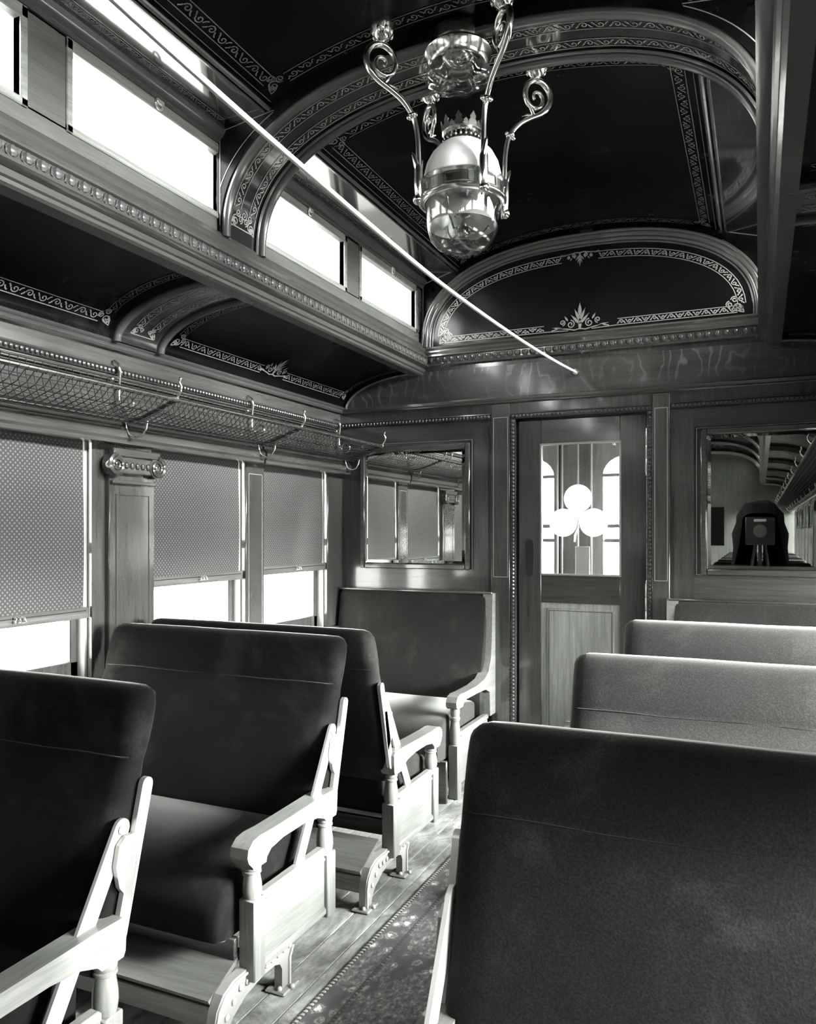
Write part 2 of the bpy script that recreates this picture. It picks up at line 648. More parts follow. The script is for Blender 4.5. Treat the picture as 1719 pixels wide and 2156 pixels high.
def corner_scroll(mb, fn, c, r, ds, dt, hw=.002):
    """ds, dt = +-1: directions pointing into the panel"""
    for k, (ox, oy, rr) in enumerate(((0, 0, 1), (1.5, .55, .7), (.55, 1.5, .7), (-.5, -.3, .5))):
        cc = (c[0]+ds*ox*r, c[1]+dt*oy*r)
        ribbon(mb, fn, spiral(cc, r*rr, r*.15, .5*PI*k, 1.5, 1 if k % 2 else -1, 14), hw)
    ribbon(mb, fn, [(c[0]-ds*r*1.2, c[1]-dt*r*1.2), (c[0]-ds*r*.2, c[1]-dt*r*.9), (c[0]+ds*r*.5, c[1]-dt*r*.3)], hw)
    ribbon(mb, fn, [(c[0]-ds*r*1.2, c[1]-dt*r*1.2), (c[0]-ds*r*.9, c[1]-dt*r*.1), (c[0]-ds*r*.3, c[1]+dt*r*.6)], hw)

def leaf(mb, fn, a, b, wd):
    """solid pointed leaf from a to b"""
    d = (b[0]-a[0], b[1]-a[1])
    l = math.hypot(*d)
    nx, ny = -d[1]/l, d[0]/l
    L, Rr = [], []
    for i in range(7):
        k = i/6
        h = wd*math.sin(PI*min(k*1.1, 1)**.8)*.5+1e-4
        p = (a[0]+d[0]*k, a[1]+d[1]*k)
        L.append(fn(p[0]+nx*h, p[1]+ny*h))
        Rr.append(fn(p[0]-nx*h, p[1]-ny*h))
    vs = [q for pr in zip(L, Rr) for q in pr]
    mb.add(vs, [(2*i, 2*i+1, 2*i+3, 2*i+2) for i in range(6)])

def palmette(mb, fn, c, h, wd, up=1):
    s, t = c
    leaf(mb, fn, (s, t+up*h*.45), (s, t+up*h*1.0), h*.13)
    leaf(mb, fn, (s, t), (s, t+up*h*.5), h*.12)
    for d in (-1, 1):
        leaf(mb, fn, (s, t+up*h*.30), (s+d*h*.20, t+up*h*.78), h*.10)
        leaf(mb, fn, (s, t+up*h*.20), (s+d*h*.34, t+up*h*.58), h*.10)
        ribbon(mb, fn, spiral((s+d*wd*.20, t+up*h*.22), h*.15, h*.03, PI/2*up, 1.4, d*up, 16), .0028)
        ribbon(mb, fn, spiral((s+d*wd*.38, t+up*h*.30), h*.11, h*.02, -PI/2*up, 1.4, -d*up, 16), .0028)
        ribbon(mb, fn, [(s, t+up*h*.04), (s+d*wd*.12, t), (s+d*wd*.28, t+up*h*.06), (s+d*wd*.46, t+up*h*.10), (s+d*wd*.62, t+up*h*.05)], .0028)
        leaf(mb, fn, (s+d*wd*.36, t+up*h*.08), (s+d*wd*.62, t+up*h*.16), h*.07)
        leaf(mb, fn, (s+d*wd*.26, t+up*h*.34), (s+d*wd*.34, t+up*h*.55), h*.07)

# ------------------------------------------------------------------ outside, floor
struct('ground', MB().box(-40, 40, -60, 60, -1.4, -1.25), M['ground'])
out = struct('wall_outside', MB().box(-7.3, -7.2, -16, 16, -1.25, 6.2), M['siding'])  # height raised to hold back sky light from the left clerestory
bd = MB().prism([(-7.2, 0), (-7.165, .005), (-7.18, .17), (-7.2, .17)], 'y', -16, 16).obj('siding_board', M['siding'], out)
bd.location = (0, 0, -1.2)
copies(bd, [(0, 0, -1.2+.165*k) for k in range(1, 43)])

XW, XC = 1.425, 0.90
fl = struct('floor', MB().box(-1.6, 1.6, YR-.1, 6.9, -.10, -.012), M['black_gap'])
pw = .0868
pl = MB().box(-pw/2+.001, pw/2-.001, YR, 6.85, -.03, 0, .002).obj('floor_plank', M['floor'], fl)
pl.location = (-1.39, 0, 0)
copies(pl, [(-1.39+pw*k, 0, 0) for k in range(1, 33)])

# ------------------------------------------------------------------ side walls
PERIOD = 1.74
WINS = []                       # (side, y0) of every side window
CLER = []
def shade_cover(s, y0, y1, par):
    prof = [(1.426, 1.842), (1.375, 1.842), (1.362, 1.832), (1.362, 1.82), (1.352, 1.815), (1.344, 1.80), (1.345, 1.775), (1.352, 1.765), (1.352, 1.752), (1.37, 1.748), (1.426, 1.748)]
    return MB().prism([(s*x, Z(z)) for x, z in prof], 'y', y0, y1).obj('shade_box_cover', M['oak_y'], par, 25)

def volute_capital(s, y0, y1, par):
    X = s*1.395
    b = MB().box(X, s*1.372, y0+.03, y1-.03, Z(1.64), Z(1.705), .004).box(X, s*1.366, y0-.004, y1+.004, Z(1.705), Z(1.735), .004)
    b.box(X, s*1.38, y0+.005, y1-.005, Z(1.60), Z(1.615), .003)
    cap = b.obj('volute_capital', M['oak_y'], par)
    for yc in (y0+.012, y1-.012):
        m = MB()
        pts, rr = [], []
        for i in range(34):
            a = i/33*2.2*2*PI
            r = .040*(1-i/33*.86)
            d = 1 if yc > (y0+y1)/2 else -1
            pts.append((s*1.366, yc+d*r*math.sin(a), Z(1.672)+r*math.cos(a)))
            rr.append(.009*(1-i/33*.55))
        m.tube(pts, rr, 6)
        m.prism([(yc+.043*math.cos(2*PI*k/20), Z(1.672)+.043*math.sin(2*PI*k/20)) for k in range(20)], 'x', s*1.40, s*1.369)
        m.obj('volute', M['oak_z'], cap)
    m = MB()
    for k in range(5):
        yy = y0+.065+(y1-y0-.13)*k/4
        m.ball((s*1.370, yy, Z(1.672)), .014, 8, 5, (.6, .8, 1))
    m.obj('egg_ornament', M['oak_z'], cap, stuff=True)

def inlay_rect(par, s, X, y0, y1, z0, z1, wd=.0035):
    m = MB()
    for a in ((y0, y0+wd, z0, z1), (y1-wd, y1, z0, z1), (y0, y1, z0, z0+wd), (y0, y1, z1-wd, z1)):
        m.box(X, X-s*.0015, *a)
    m.obj('inlay_line', M['inlay'], par)

sides = {-1: 'left', 1: 'right'}
walls = {}
for s in (-1, 1):
    m = MB()
    m.box(s*XW, s*1.56, YR, E+.06, -.05, .70)
    wl = struct('wall_'+sides[s], m, M['oak_y'])
    MB().box(s*XW, s*1.56, YR, E+.06, Z(1.80), Z(2.145)).obj('frieze_board', M['oak_y'], wl)
    walls[s] = wl
    MB().box(s*1.38, s*1.56, YR, E, .70, .735, .006).obj('window_stool', M['oak_y'], wl)
    # wainscot boards under the sill
    b0 = MB().box(s*1.408, s*XW, -.035, .035, .10, .68, .003).obj('wainscot_board', M['oak_z'], wl)
    b0.location = (0, E-.05, 0)
    copies(b0, [(0, E-.05-.072*k, 0) for k in range(1, 60)])
    for k in range(0, 7):
        o = -k*PERIOD
        for y0, y1 in ((2.50, 3.135), (3.29, 3.925)):
            if y0+o > YR+.05:
                WINS.append((s, y0+o))
        if 3.29+o > YR:
            p = MB().box(s*1.408, s*1.56, 3.135+o, 3.29+o, .735, Z(1.80), .004).obj('window_post', M['oak_z'], wl)
            inlay_rect(p, s, s*1.408, 3.155+o, 3.27+o, .80, Z(1.70))
        if 2.25+o > YR+.1:
            p = MB().box(s*1.416, s*1.56, 2.185+o, 2.50+o, .735, Z(1.80)).box(s*1.395, s*1.42, 2.25+o, 2.495+o, .735, Z(1.735), .004).obj('pilaster', M['oak_z'], wl)
            for a in ((2.283+o, 2.286+o, .80, Z(1.56)), (2.459+o, 2.462+o, .80, Z(1.56)), (2.283+o, 2.462+o, Z(1.557), Z(1.56))):
                MB().box(s*1.395, s*1.3935, *a).obj('groove_line', M['black_gap'], p)
            if k < 3:
                volute_capital(s, 2.25+o, 2.495+o, p)
        a, b = max(3.215-PERIOD+o, YR), 3.205+o
        if b > YR: shade_cover(s, a, b, wl)
    shade_cover(s, 3.222, E, wl)
    MB().box(s*1.412, s*1.56, 3.925, E+.02, .735, Z(1.80), .004).obj('corner_post', M['oak_z'], wl)
    # board over the rack, frieze, mouldings
    MB().prism([(s*x, Z(z)) for x, z in ((1.43, 1.865), (1.40, 1.865), (1.39, 1.85), (1.40, 1.843), (1.43, 1.843))], 'y', YR, E).obj('black_gap_fill', M['black_gap'], wl)  # black strip standing in for the shadow gap under the rack
    MB().prism([(s*x, Z(z)) for x, z in ((1.43, 2.15), (1.392, 2.15), (1.386, 2.143), (1.390, 2.137), (1.397, 2.134), (1.400, 2.128), (1.395, 2.122), (1.402, 2.115), (1.43, 2.115))], 'y', YR, E).obj('cove_moulding', M['mould_lit'], wl)
    MB().prism([(s*x, Z(z)) for x, z in ((1.43, 2.055), (1.412, 2.055), (1.410, 2.048), (1.416, 2.044), (1.416, 2.028), (1.412, 2.024), (1.43, 2.022))], 'y', YR, E).obj('rope_backing', M['mould'], wl)
    bead = MB().ball((s*1.412, 0, Z(2.036)), .0085, 7, 5, (1, 1, 1.1)).obj('rope_bead', M['mould_lit'], wl)
    bead.location = (0, E-.01, 0)
    copies(bead, [(0, E-.01-.0205*k, 0) for k in range(1, 125)])
    m = MB()
    y = E-.01-.0205*125
    while y > YR:
        m.ball((s*1.412, y, Z(2.036)), .0085, 4, 3)
        y -= .0205
    m.obj('far_rope_beads', M['mould_lit'], wl, stuff=True)

wn = 0
for s, y0 in WINS:
    wn += 1
    y1 = y0+.635
    z0, z1 = .735, Z(1.80)
    m = MB()
    for a in ((y0, y0+.045, z0, z1), (y1-.045, y1, z0, z1), (y0, y1, z0, z0+.065), (y0, y1, z1-.04, z1), (y0+.04, y1-.04, 1.20, 1.24)):
        m.box(s*1.475, s*1.51, *a, c=.003)
    wo = struct('window_%d' % wn, m, M['oak_z'])
    MB().box(s*1.49, s*1.494, y0+.03, y1-.03, z0+.03, z1-.02).obj('pane', M['pane'], wo)
    m = MB()
    for a in ((y0, y0+.012, z0, z1), (y1-.012, y1, z0, z1)):
        m.box(s*1.44, s*1.475, *a)
    m.obj('shade_guide', M['guide_lit'], wo)

# ------------------------------------------------------------------ roller shades
def roller_shade(s, y0, zb, label, group=None, ripple=0):
    t = thing('roller_shade', label, 'shade', (s*1.432, y0+.3175, zb), group)
    W0, W1 = -.300, .293
    zt = Z(1.795)-zb
    rows = []
    for i in range(9):
        zz = zt*i/8
        rows.append([(s*(.004*math.sin(y*9+i*.7)*ripple), y, zz) for y in [W0+(W1-W0)*j/14 for j in range(15)]])
    th = [[(x+s*.0015, y, z) for x, y, z in r] for r in rows]
    m = MB().grid(rows)
    m.grid(th)
    m.obj('shade_cloth', M['shade'], t, 80)
    b = MB().prism([(-s*.012, -.034), (-s*.014, -.004), (-s*.008, .006), (s*.006, .006), (s*.006, -.034)], 'y', W0-.008, W1+.012).obj('shade_bar', M['shade_bar'], t)
    MB().box(-s*.0145, -s*.0125, W0, W1, -.008, -.004).obj('bar_groove', M['black_gap'], b)
    h = MB()
    for d in (-.012, .0, .012):
        h.tube([(-s*.014, d*1.2, -.002), (-s*.028, d*1.5, -.006), (-s*.030, d*1.6, -.016), (-s*.014, d*1.3, -.020)], .0035, 6)
    h.obj('pinch_handle', M['nickel'], t)
    return t
ORD = ('first', 'second', 'third', 'fourth', 'fifth', 'sixth', 'seventh', 'eighth', 'ninth', 'tenth', 'eleventh', 'twelfth', 'thirteenth', 'fourteenth')
nl_ = nr_ = 0
sh_l = {2.50: (Z(1.222), 'dotted roller shade drawn on the window right of the Ionic pilaster'),
        3.29: (Z(1.232), 'dotted roller shade on the last window before the bulkhead corner'),
        1.55: (Z(1.132), 'large dotted roller shade left of the Ionic pilaster, drawn lowest')}
for s, y0 in sorted(WINS, key=lambda q: -q[1]):
    key = [k for k in sh_l if s < 0 and abs(k-y0) < .01]
    if key:
        roller_shade(s, y0, sh_l[key[0]][0], sh_l[key[0]][1], 'roller shades on the side windows', .8)
    elif s < 0:
        nl_ += 1
        roller_shade(s, y0, .80, 'dotted shade drawn down on the %s left-hand window counted from the bulkhead' % ORD[nl_+2], 'roller shades behind the camera')  # out of view, drawn low to cut the light from behind
    elif y0 > -6.5:
        nr_ += 1
        zb_ = Z(1.45) if y0 > 1 else (.97 if y0 > .5 else .93) if y0 > -.5 else .80 if y0 > -2 else Z(1.50)  # shades just behind the camera set low to cut light from the rear
        roller_shade(s, y0, zb_, 'dotted shade on the %s right-hand window counted from the bulkhead' % ORD[nr_-1], 'shades on the sunny right-hand windows')

# ------------------------------------------------------------------ clerestory walls
def ceil_z(x):
    x = abs(x)
    return Z(2.985)-.25*x*x if x < .705 else Z(2.861)-.07*(x-.705)
cn = wn
for s in (-1, 1):
    m = MB()
    m.box(s*XC, s*.945, YR, E, Z(2.33), Z(2.535))
    m.box(s*XC, s*.945, YR, E, Z(2.785), Z(2.87))
    wc = struct('wall_clerestory_'+sides[s], m, M['cler_wood'])
    ys = []
    for k in range(0, 7):
        o = -k*PERIOD
        for y0, y1 in ((2.535, 3.187), (3.357, 4.006)):
            if y0+o > YR: ys.append((y0+o, y1+o))
    ys.sort()
    edges = [YR]+[v for p in ys for v in p]+[E]
    for i in range(0, len(edges), 2):
        MB().box(s*XC, s*.945, edges[i], edges[i+1], Z(2.53), Z(2.79)).obj('clerestory_post', M['cler_wood'], wc)
    for y0, y1 in ys:
        cn += 1
        m = MB()
        z0, z1 = Z(2.548), Z(2.756)
        f = .022
        for a in ((y0-f, y0, z0-f, z1+f+.01), (y1, y1+f, z0-f, z1+f+.01), (y0-f, y1+f, z0-f, z0), (y0-f, y1+f, z1, z1+f+.012)):
            m.box(s*.893, s*.925, *a, c=.003)
        wo = struct('window_%d' % cn, m, M['sash'])
        MB().box(s*.912, s*.916, y0-.01, y1+.01, z0-.01, z1+.01).obj('pane', M['cler_pane'], wo)
        yc = (y0+y1)/2+.02
        MB().box(s*.893, s*.882, yc-.022, yc+.012, z1+.016, z1+.034, .003).tube([(s*.884, yc-.012+.016*math.cos(a), z1+.016+.016*math.sin(a)) for a in [PI*1.0+PI*i/8 for i in range(9)]], .0035, 6).obj('sash_latch', M['nickel'], wo)
    # ledge under the windows with its row of carved eggs
    prof = [(.945, 2.48), (.90, 2.477), (.884, 2.474), (.880, 2.466), (.872, 2.452), (.862, 2.446), (.860, 2.428), (.866, 2.420), (.862, 2.404), (.850, 2.400), (.850, 2.394), (.860, 2.390), (.862, 2.357), (.848, 2.353), (.846, 2.343), (.858, 2.338), (.876, 2.334), (.880, 2.318), (.888, 2.314), (.890, 2.304), (.900, 2.298), (.945, 2.294)]
    tr = struct('trim_%d' % (1 if s < 0 else 2), MB().prism([(s*x, Z(z)) for x, z in prof], 'y', YR, E), M['ledge'], 25)
    egg = MB().ball((s*.859, 0, Z(2.3735)), .0165, 8, 5, (.75, .9, 1.0)).tube([(s*.857, .0165*math.sin(a)*1.15, Z(2.3735)-.0185*math.cos(a)) for a in [-.75*PI+1.5*PI*i/8 for i in range(9)]], .003, 4).obj('carved_egg', M['mould_lit'], tr)
    egg.location = (0, E-.04, 0)
    copies(egg, [(0, E-.04-.046*k, 0) for k in range(1, 66)])
    # cornice over the windows
    prof = [(.905, 2.79), (.892, 2.79), (.884, 2.797), (.886, 2.803), (.876, 2.808), (.868, 2.818), (.862, 2.830), (.870, 2.850), (.905, 2.860)]
    struct('trim_%d' % (3 if s < 0 else 4), MB().prism([(s*x, Z(z)) for x, z in prof], 'y', YR, E), M['mould_lit'], 25)

# ------------------------------------------------------------------ upper deck ceiling
def deck_rows(x0, x1, y0, y1, n, off=0.0):
    xs = [x0+(x1-x0)*i/n for i in range(n+1)]
    return [[(x, y, ceil_z(x)+off) for x in xs] for y in (y0, y1)]
m = MB().grid(deck_rows(-.705, .705, YR, E, 28))
m.grid(deck_rows(-.95, .95, YR, E, 20, .05))
ce = struct('ceiling', m, M['deck'], 60)
for s in (-1, 1):
    MB().grid(deck_rows(s*.90, s*.705, YR, E, 6)).obj('glossy_deck_strip', M['deck_gloss'], ce, 60)

RIBS = [2.3875-PERIOD*k for k in range(0, 7)]
ends = [E]+RIBS
HR = .128
SA, SB, SZ = .888, .487, Z(2.462)
arc = super_arc(SA, SB, SZ, 2.4, 80)
apath = Path2(arc)

def outer_pt(x, z):
    """from the arch outward to the clerestory wall or the ceiling"""
    cx, cz = 0, SZ
    dx, dz = x-cx, z-cz
    k = 1.0
    for i in range(400):
        X, W = cx+dx*k, cz+dz*k
        if abs(X) >= XC or W >= ceil_z(X): break
        k += .005
    return (cx+dx*k, cz+dz*k)

for yc in RIBS:
    y0, y1 = yc-HR, yc+HR
    ob = [outer_pt(*p) for p in arc]
    m = MB()
    m.grid([[(x, y0, z) for x, z in arc], [(x, y1, z) for x, z in arc]])
    rib = m.obj('arch_rib', M['deck_gloss'], ce, 60)
    for yy in (y0, y1):
        MB().grid([[(x, yy, z) for x, z in arc], [(x, yy, z) for x, z in ob]]).obj('rib_spandrel', M['deck'], rib, 60)
        d = 1 if yy == y0 else -1
        MB().tube([(x*.985, yy+d*.018, SZ+(z-SZ)*.985) for x, z in arc], .0165, 8).obj('rib_moulding', M['mould_lit'], rib, 60)
        MB().tube([(x*.992, yy+d*.042, SZ+(z-SZ)*.992) for x, z in arc], .007, 6).obj('rib_bead', M['mould_lit'], rib, 60)
    if yc > .5:
        def fn(sv, t, yc=yc):
            p, nn = apath.at(sv)
            return (p[0]-(-nn[0])*0+(-0.002 if p[0] > 0 else .002)*abs(nn[0]), yc+t, p[1]-.002*abs(nn[1]))
        m = MB()
        L = apath.L
        band(m, fn, .13, L-.13, -.068, -.028, .0015)
        band(m, fn, .13, L-.13, .024, .064, .0015)
        for e0, dd in ((.085, 1), (L-.085, -1)):
            corner_scroll(m, fn, (e0, -.048), .020, dd, 1)
            corner_scroll(m, fn, (e0, .044), .020, dd, -1)
            ribbon(m, fn, seg((e0-dd*.02, -.07), (e0-dd*.02, .066)), .0018)
            ribbon(m, fn, spiral((e0+dd*.03, -.002), .018, .004, 0, 1.5, 1, 14), .0018)
        # gold fillet around the spandrels
        def sp(sv, t):
            return (sv, yc-HR-.002, t)
        for d in (-1, 1):
            ins = [(x*1.03, SZ+(z-SZ)*1.03) for x, z in arc if x*d > .62 and z > SZ+.02]
            ins = [p for p in ins if abs(p[0]) < XC-.012]
            ribbon(m, sp, ins, .0014)
            ribbon(m, sp, seg((d*(XC-.014), Z(2.50)), (d*(XC-.014), ceil_z(XC)-.02)), .0014)
            ribbon(m, sp, seg((d*(XC-.014), ceil_z(XC)-.02), (d*.66, ceil_z(.66)-.02)), .0014)
        m.obj('rib_stencil', M['gold'], rib, stuff=True)

def cfn(sv, t):                    # painted on the ceiling: sv = x, t = y
    return (sv, t, ceil_z(sv)-.002)
def cfy(sv, t):                    # sv = y, t = x
    return (t, sv, ceil_z(t)-.002)
for i, (ya, yb) in enumerate([(2.3875+HR, E-.01), (2.3875-PERIOD+HR, 2.3875-HR)]):
    m = MB()
    for s in (-1, 1):
        band(m, cfy, ya+.10, yb-.10, s*.635, s*.592, .0016)
        ribbon(m, cfy, seg((ya+.02, s*.66), (yb-.02, s*.66)), .0014)
        for yy, d in ((ya+.075, 1), (yb-.075, -1)):
            corner_scroll(m, cfn, (s*.612, yy), .022, -s, d)
    for yy, d in ((ya, 1), (yb, -1)):
        band(m, cfn, -.56, .56, yy+d*.055, yy+d*.098, .0015)
    m.obj('ceiling_stencil', M['gold_dim'], ce, stuff=True)
    m = MB()
    for s in (-1, 1):
        band(m, cfy, ya+.03, yb-.03, s*.868, s*.845, .0012, (0, 1))
    m.obj('strip_stencil', M['gold_dim'], ce, stuff=True)
for a, b in zip(ends, ends[1:]+[YR]):
    for s in (-1, 1):
        MB().tube([(s*.682, min(a-(HR if a != E else .0), E), ceil_z(.682)-.003), (s*.682, max(b+HR, YR), ceil_z(.682)-.003)], .0085, 8).obj('ceiling_bead', M['mould_lit'], ce)
        MB().tube([(s*.702, min(a-(HR if a != E else .0), E), ceil_z(.702)-.001), (s*.702, max(b+HR, YR), ceil_z(.702)-.001)], .006, 6).obj('ceiling_bead', M['mould'], ce)

# ------------------------------------------------------------------ lower deck coves
CZ0 = Z(2.145)
cove = [(.93+.465*math.cos(PI/2*i/24), CZ0+.185*math.sin(PI/2*i/24)) for i in range(25)]
cpath = Path2(cove)
for s in (-1, 1):
    m = MB()
    m.grid([[(s*x, y, z) for x, z in cove] for y in (YR, E)])
    m.box(s*1.395, s*1.56, YR, E, CZ0-.002, CZ0+.05)
    cv = m.obj('lower_deck_panel', M['deck'], ce, 60)
    MB().grid([[(s*x, y, z+.045) for x, z in cove[::-1]]+[(s*1.56, y, CZ0+.02)] for y in (YR, E)]).obj('outer_roof', M['roof'], ce, 60)
    def vfn(sv, t, s=s):           # sv = y, t = arc length from the foot
        p, nn = cpath.at(t)
        return (s*(p[0]-.003*abs(nn[0])), sv, p[1]-.003*abs(nn[1]))
    def vfr(sv, t, s=s):           # sv = arc length, t = y, on the rib
        p, nn = cpath.at(sv)
        return (s*(p[0]-.021*abs(nn[0])), t, p[1]-.021*abs(nn[1]))
    for yc in RIBS:
        rr = []
        for t in range(25):
            p, nn = cpath.at(cpath.L*t/24)
            rr.append((s*(p[0]-.018*abs(nn[0])), p[1]-.018*abs(nn[1])))
        y0, y1 = yc-.135, yc+.135
        m = MB().grid([[(x, y0, z) for x, z in rr], [(x, y1, z) for x, z in rr]])
        for yy in (y0, y1):
            m.grid([[(x, yy, z) for x, z in rr], [(s*x, yy, z) for x, z in cove]])
        rb = m.obj('lower_deck_rib', M['deck_gloss'], ce, 50)
        for yy in (y0+.016, y1-.016):
            MB().tube([(x-s*.002, yy, z-.002) for x, z in rr]+[(s*.915, yy, rr[-1][1]+.006)], .017, 8).obj('rib_moulding', M['mould_lit'], rb, 60)
        if yc > .5:
            m = MB()
            L = cpath.L
            band(m, vfr, .10, L-.03, yc-.060, yc-.025, .0014)
            band(m, vfr, .10, L-.03, yc+.025, yc+.060, .0014)
            ribbon(m, vfr, seg((.055, yc-.06), (.055, yc+.06)), .0018)
            corner_scroll(m, vfr, (.075, yc-.045), .016, 1, 1)
            corner_scroll(m, vfr, (.075, yc+.045), .016, 1, -1)
            m.obj('lower_rib_stencil', M['gold'], rb, stuff=True)
    for ya, yb in ((2.5225, E-.02), (2.5225-PERIOD, 2.2525)):
        m = MB()
        yc = (ya+yb)/2
        a, b = ya+.07, yb-.05
        palmette(m, vfn, (yc, .06), .13, .20)
        for q0, q1 in ((a+.03, yc-.10), (yc+.10, b-.03)):
            band(m, vfn, q0, q1, .055, .098, .0017)
        corner_scroll(m, vfn, (a, .075), .020, 1, 1, .0022)
        corner_scroll(m, vfn, (b, .075), .020, -1, 1, .0022)
        m.obj('lower_deck_stencil', M['gold'], cv, stuff=True)
        m = MB()
        def vft(sv, t, vfn=vfn): return vfn(t, sv)
        for q in (a-.015, b-.02):
            band(m, vft, .11, cpath.L-.04, q, q+.035, .0013)
        m.obj('side_stencil', M['gold_dim'], cv, stuff=True)

# ------------------------------------------------------------------ bulkhead with the door
DL, DR, DT = -.351, .339, Z(2.022)
m = MB()
m.box(-1.6, DL, E, E+.07, -.05, Z(3.05))
m.box(DR, 1.6, E, E+.07, -.05, Z(3.05))
m.box(DL, DR, E, E+.07, DT, Z(3.05))
we = struct('wall_end', m, M['oak_z'])
# upper frieze of figured oak
poly = [(-x, z-.012) for x, z in cove] + [(x, z-.012) for x, z in reversed(cove)]
poly = [(-1.395, Z(2.125))]+poly+[(1.395, Z(2.125))]
MB().prism(poly, 'y', E-.008, E+.01).obj('frieze_board', M['oak_flame'], we)
for s in (-1, 1):
    MB().tube([(s*(x-.012), E-.012, z-.014) for x, z in cove], .010, 6).obj('cove_bead', M['mould_lit'], we, 60)
MB().prism([(E, Z(2.112)), (E-.014, Z(2.112)), (E-.020, Z(2.118)), (E-.014, Z(2.124)), (E-.018, Z(2.130)), (E-.024, Z(2.138)), (E-.012, Z(2.145)), (E, Z(2.147))], 'x', -1.41, 1.41).obj('frieze_moulding', M['oak_x'], we, 25)
for x0, x1 in ((-1.41, -.485), (-.372, .358), (.449, 1.41)):
    rz = Z(2.041) if abs(x0+.372) > .01 else Z(2.038)
    MB().prism([(E, rz-.016), (E-.012, rz-.014), (E-.008, rz-.01), (E-.008, rz+.010), (E-.014, rz+.012), (E-.012, rz+.018), (E, rz+.019)], 'x', x0, x1).obj('rope_backing', M['mould'], we, 25)
    m = MB()
    n = int((x1-x0)/.0205)
    for k in range(n):
        xx = x0+.0205*(k+.5)
        m.ball((xx, E-.014, rz), .0085, 6, 4, (1.0, .9, 1.1))
    m.obj('rope_beads', M['mould_lit'], we, stuff=True)
for xx in (DL-.010, DR+.010):
    MB().box(xx-.014, xx+.014, E-.010, E, 0, DT).obj('rope_backing', M['mould'], we)
    m = MB()
    for k in range(int(DT/.0205)):
        m.ball((xx, E-.014, .01+.0205*k), .0085, 6, 4, (1.1, .9, 1.0))
    m.obj('rope_beads', M['mould_lit'], we, stuff=True)
for x0, x1 in ((-.482, -.376), (.360, .446)):
    p = MB().box(x0, x1, E-.016, E, 0, Z(2.108), .003).obj('door_pilaster', M['oak_z'], we)
    m = MB()
    a, b, c, d, wd = x0+.012, x1-.010, Z(1.17), Z(2.035), .0035
    for q in ((a, a+wd, c, d), (b-wd, b, c, d), (a, b, c, c+wd), (a, b, d-wd, d)):
        m.box(q[0], q[1], E-.0175, E-.015, q[2], q[3])
    m.obj('inlay_line', M['inlay'], p)
# panelling beside the door
for sg, (x0, x1) in ((-1, (-1.40, -.50)), (1, (.463, 1.40))):
    mx0, mx1 = (-1.285, -.585) if sg < 0 else (.560, 1.26)
    MB().box(mx1 if sg < 0 else x0, x1 if sg < 0 else mx0, E-.006, E, 0, Z(1.99)).obj('panel_stile', M['oak_z'], we)
    MB().box(x0, x1, E-.005, E, Z(1.93), Z(2.02)).obj('panel_rail', M['oak_dark'], we)
    MB().box(mx0-.02, mx1+.0, E-.0055, E, Z(1.06), Z(1.20)).obj('panel_rail', M['oak_x'], we)
    m = MB()
    a, b, c, d, wd = mx0+.008, mx1-.008, Z(1.205), Z(1.925), .0025
    for q in ((a, a+wd, c, d), (b-wd, b, c, d), (a, b, c, c+wd), (a, b, d-wd, d)):
        m.box(q[0], q[1], E-.0085, E-.004, q[2], q[3])
    m.obj('inlay_line', M['inlay'], we)

# lunette
LZ = Z(2.452)
MB().prism(super_arc(.835, .455, LZ, 2.4, 48), 'y', E-.012, E).obj('lunette_panel', M['lunette'], we, 60)
for a, b, r, yy, mt in ((.868, .486, .020, .020, 'mould'), (.882, .499, .009, .034, 'mould_lit'), (.845, .462, .012, .020, 'mould_lit'), (.828, .446, .006, .014, 'mould')):
    MB().tube([(x, E-yy, z) for x, z in super_arc(a, b, LZ, 2.4, 72)], r, 8).obj('lunette_moulding', M[mt], we, 60)
# spandrels over the lunette
for s in (-1, 1):
    pts = [(x, z) for x, z in super_arc(.875, .492, LZ, 2.4, 72) if x*s > .0]
    ob = [(s*.90 if abs(x) > .80 else x, ceil_z(.90 if abs(x) > .80 else x)) for x, z in pts]
    MB().grid([[(x, E-.009, z) for x, z in pts], [(x, E-.009, max(z, q[1])) for q in ob for x, z in [q]]]).obj('lunette_spandrel', M['deck'], we, 60)
    m = MB()
    def sp2(sv, t): return (sv, E-.014, t)
    ins = [(x, z) for x, z in super_arc(.885, .520, LZ, 2.4, 72) if x*s > .68 and z > LZ+.03]
    ribbon(m, sp2, ins, .0022)
    ribbon(m, sp2, seg((s*.885, Z(2.50)), (s*.885, Z(2.812))), .0022)
    ribbon(m, sp2, seg((s*.885, Z(2.812)), (s*.69, Z(2.868))), .0022)
    m.obj('spandrel_line', M['gold'], we, stuff=True)
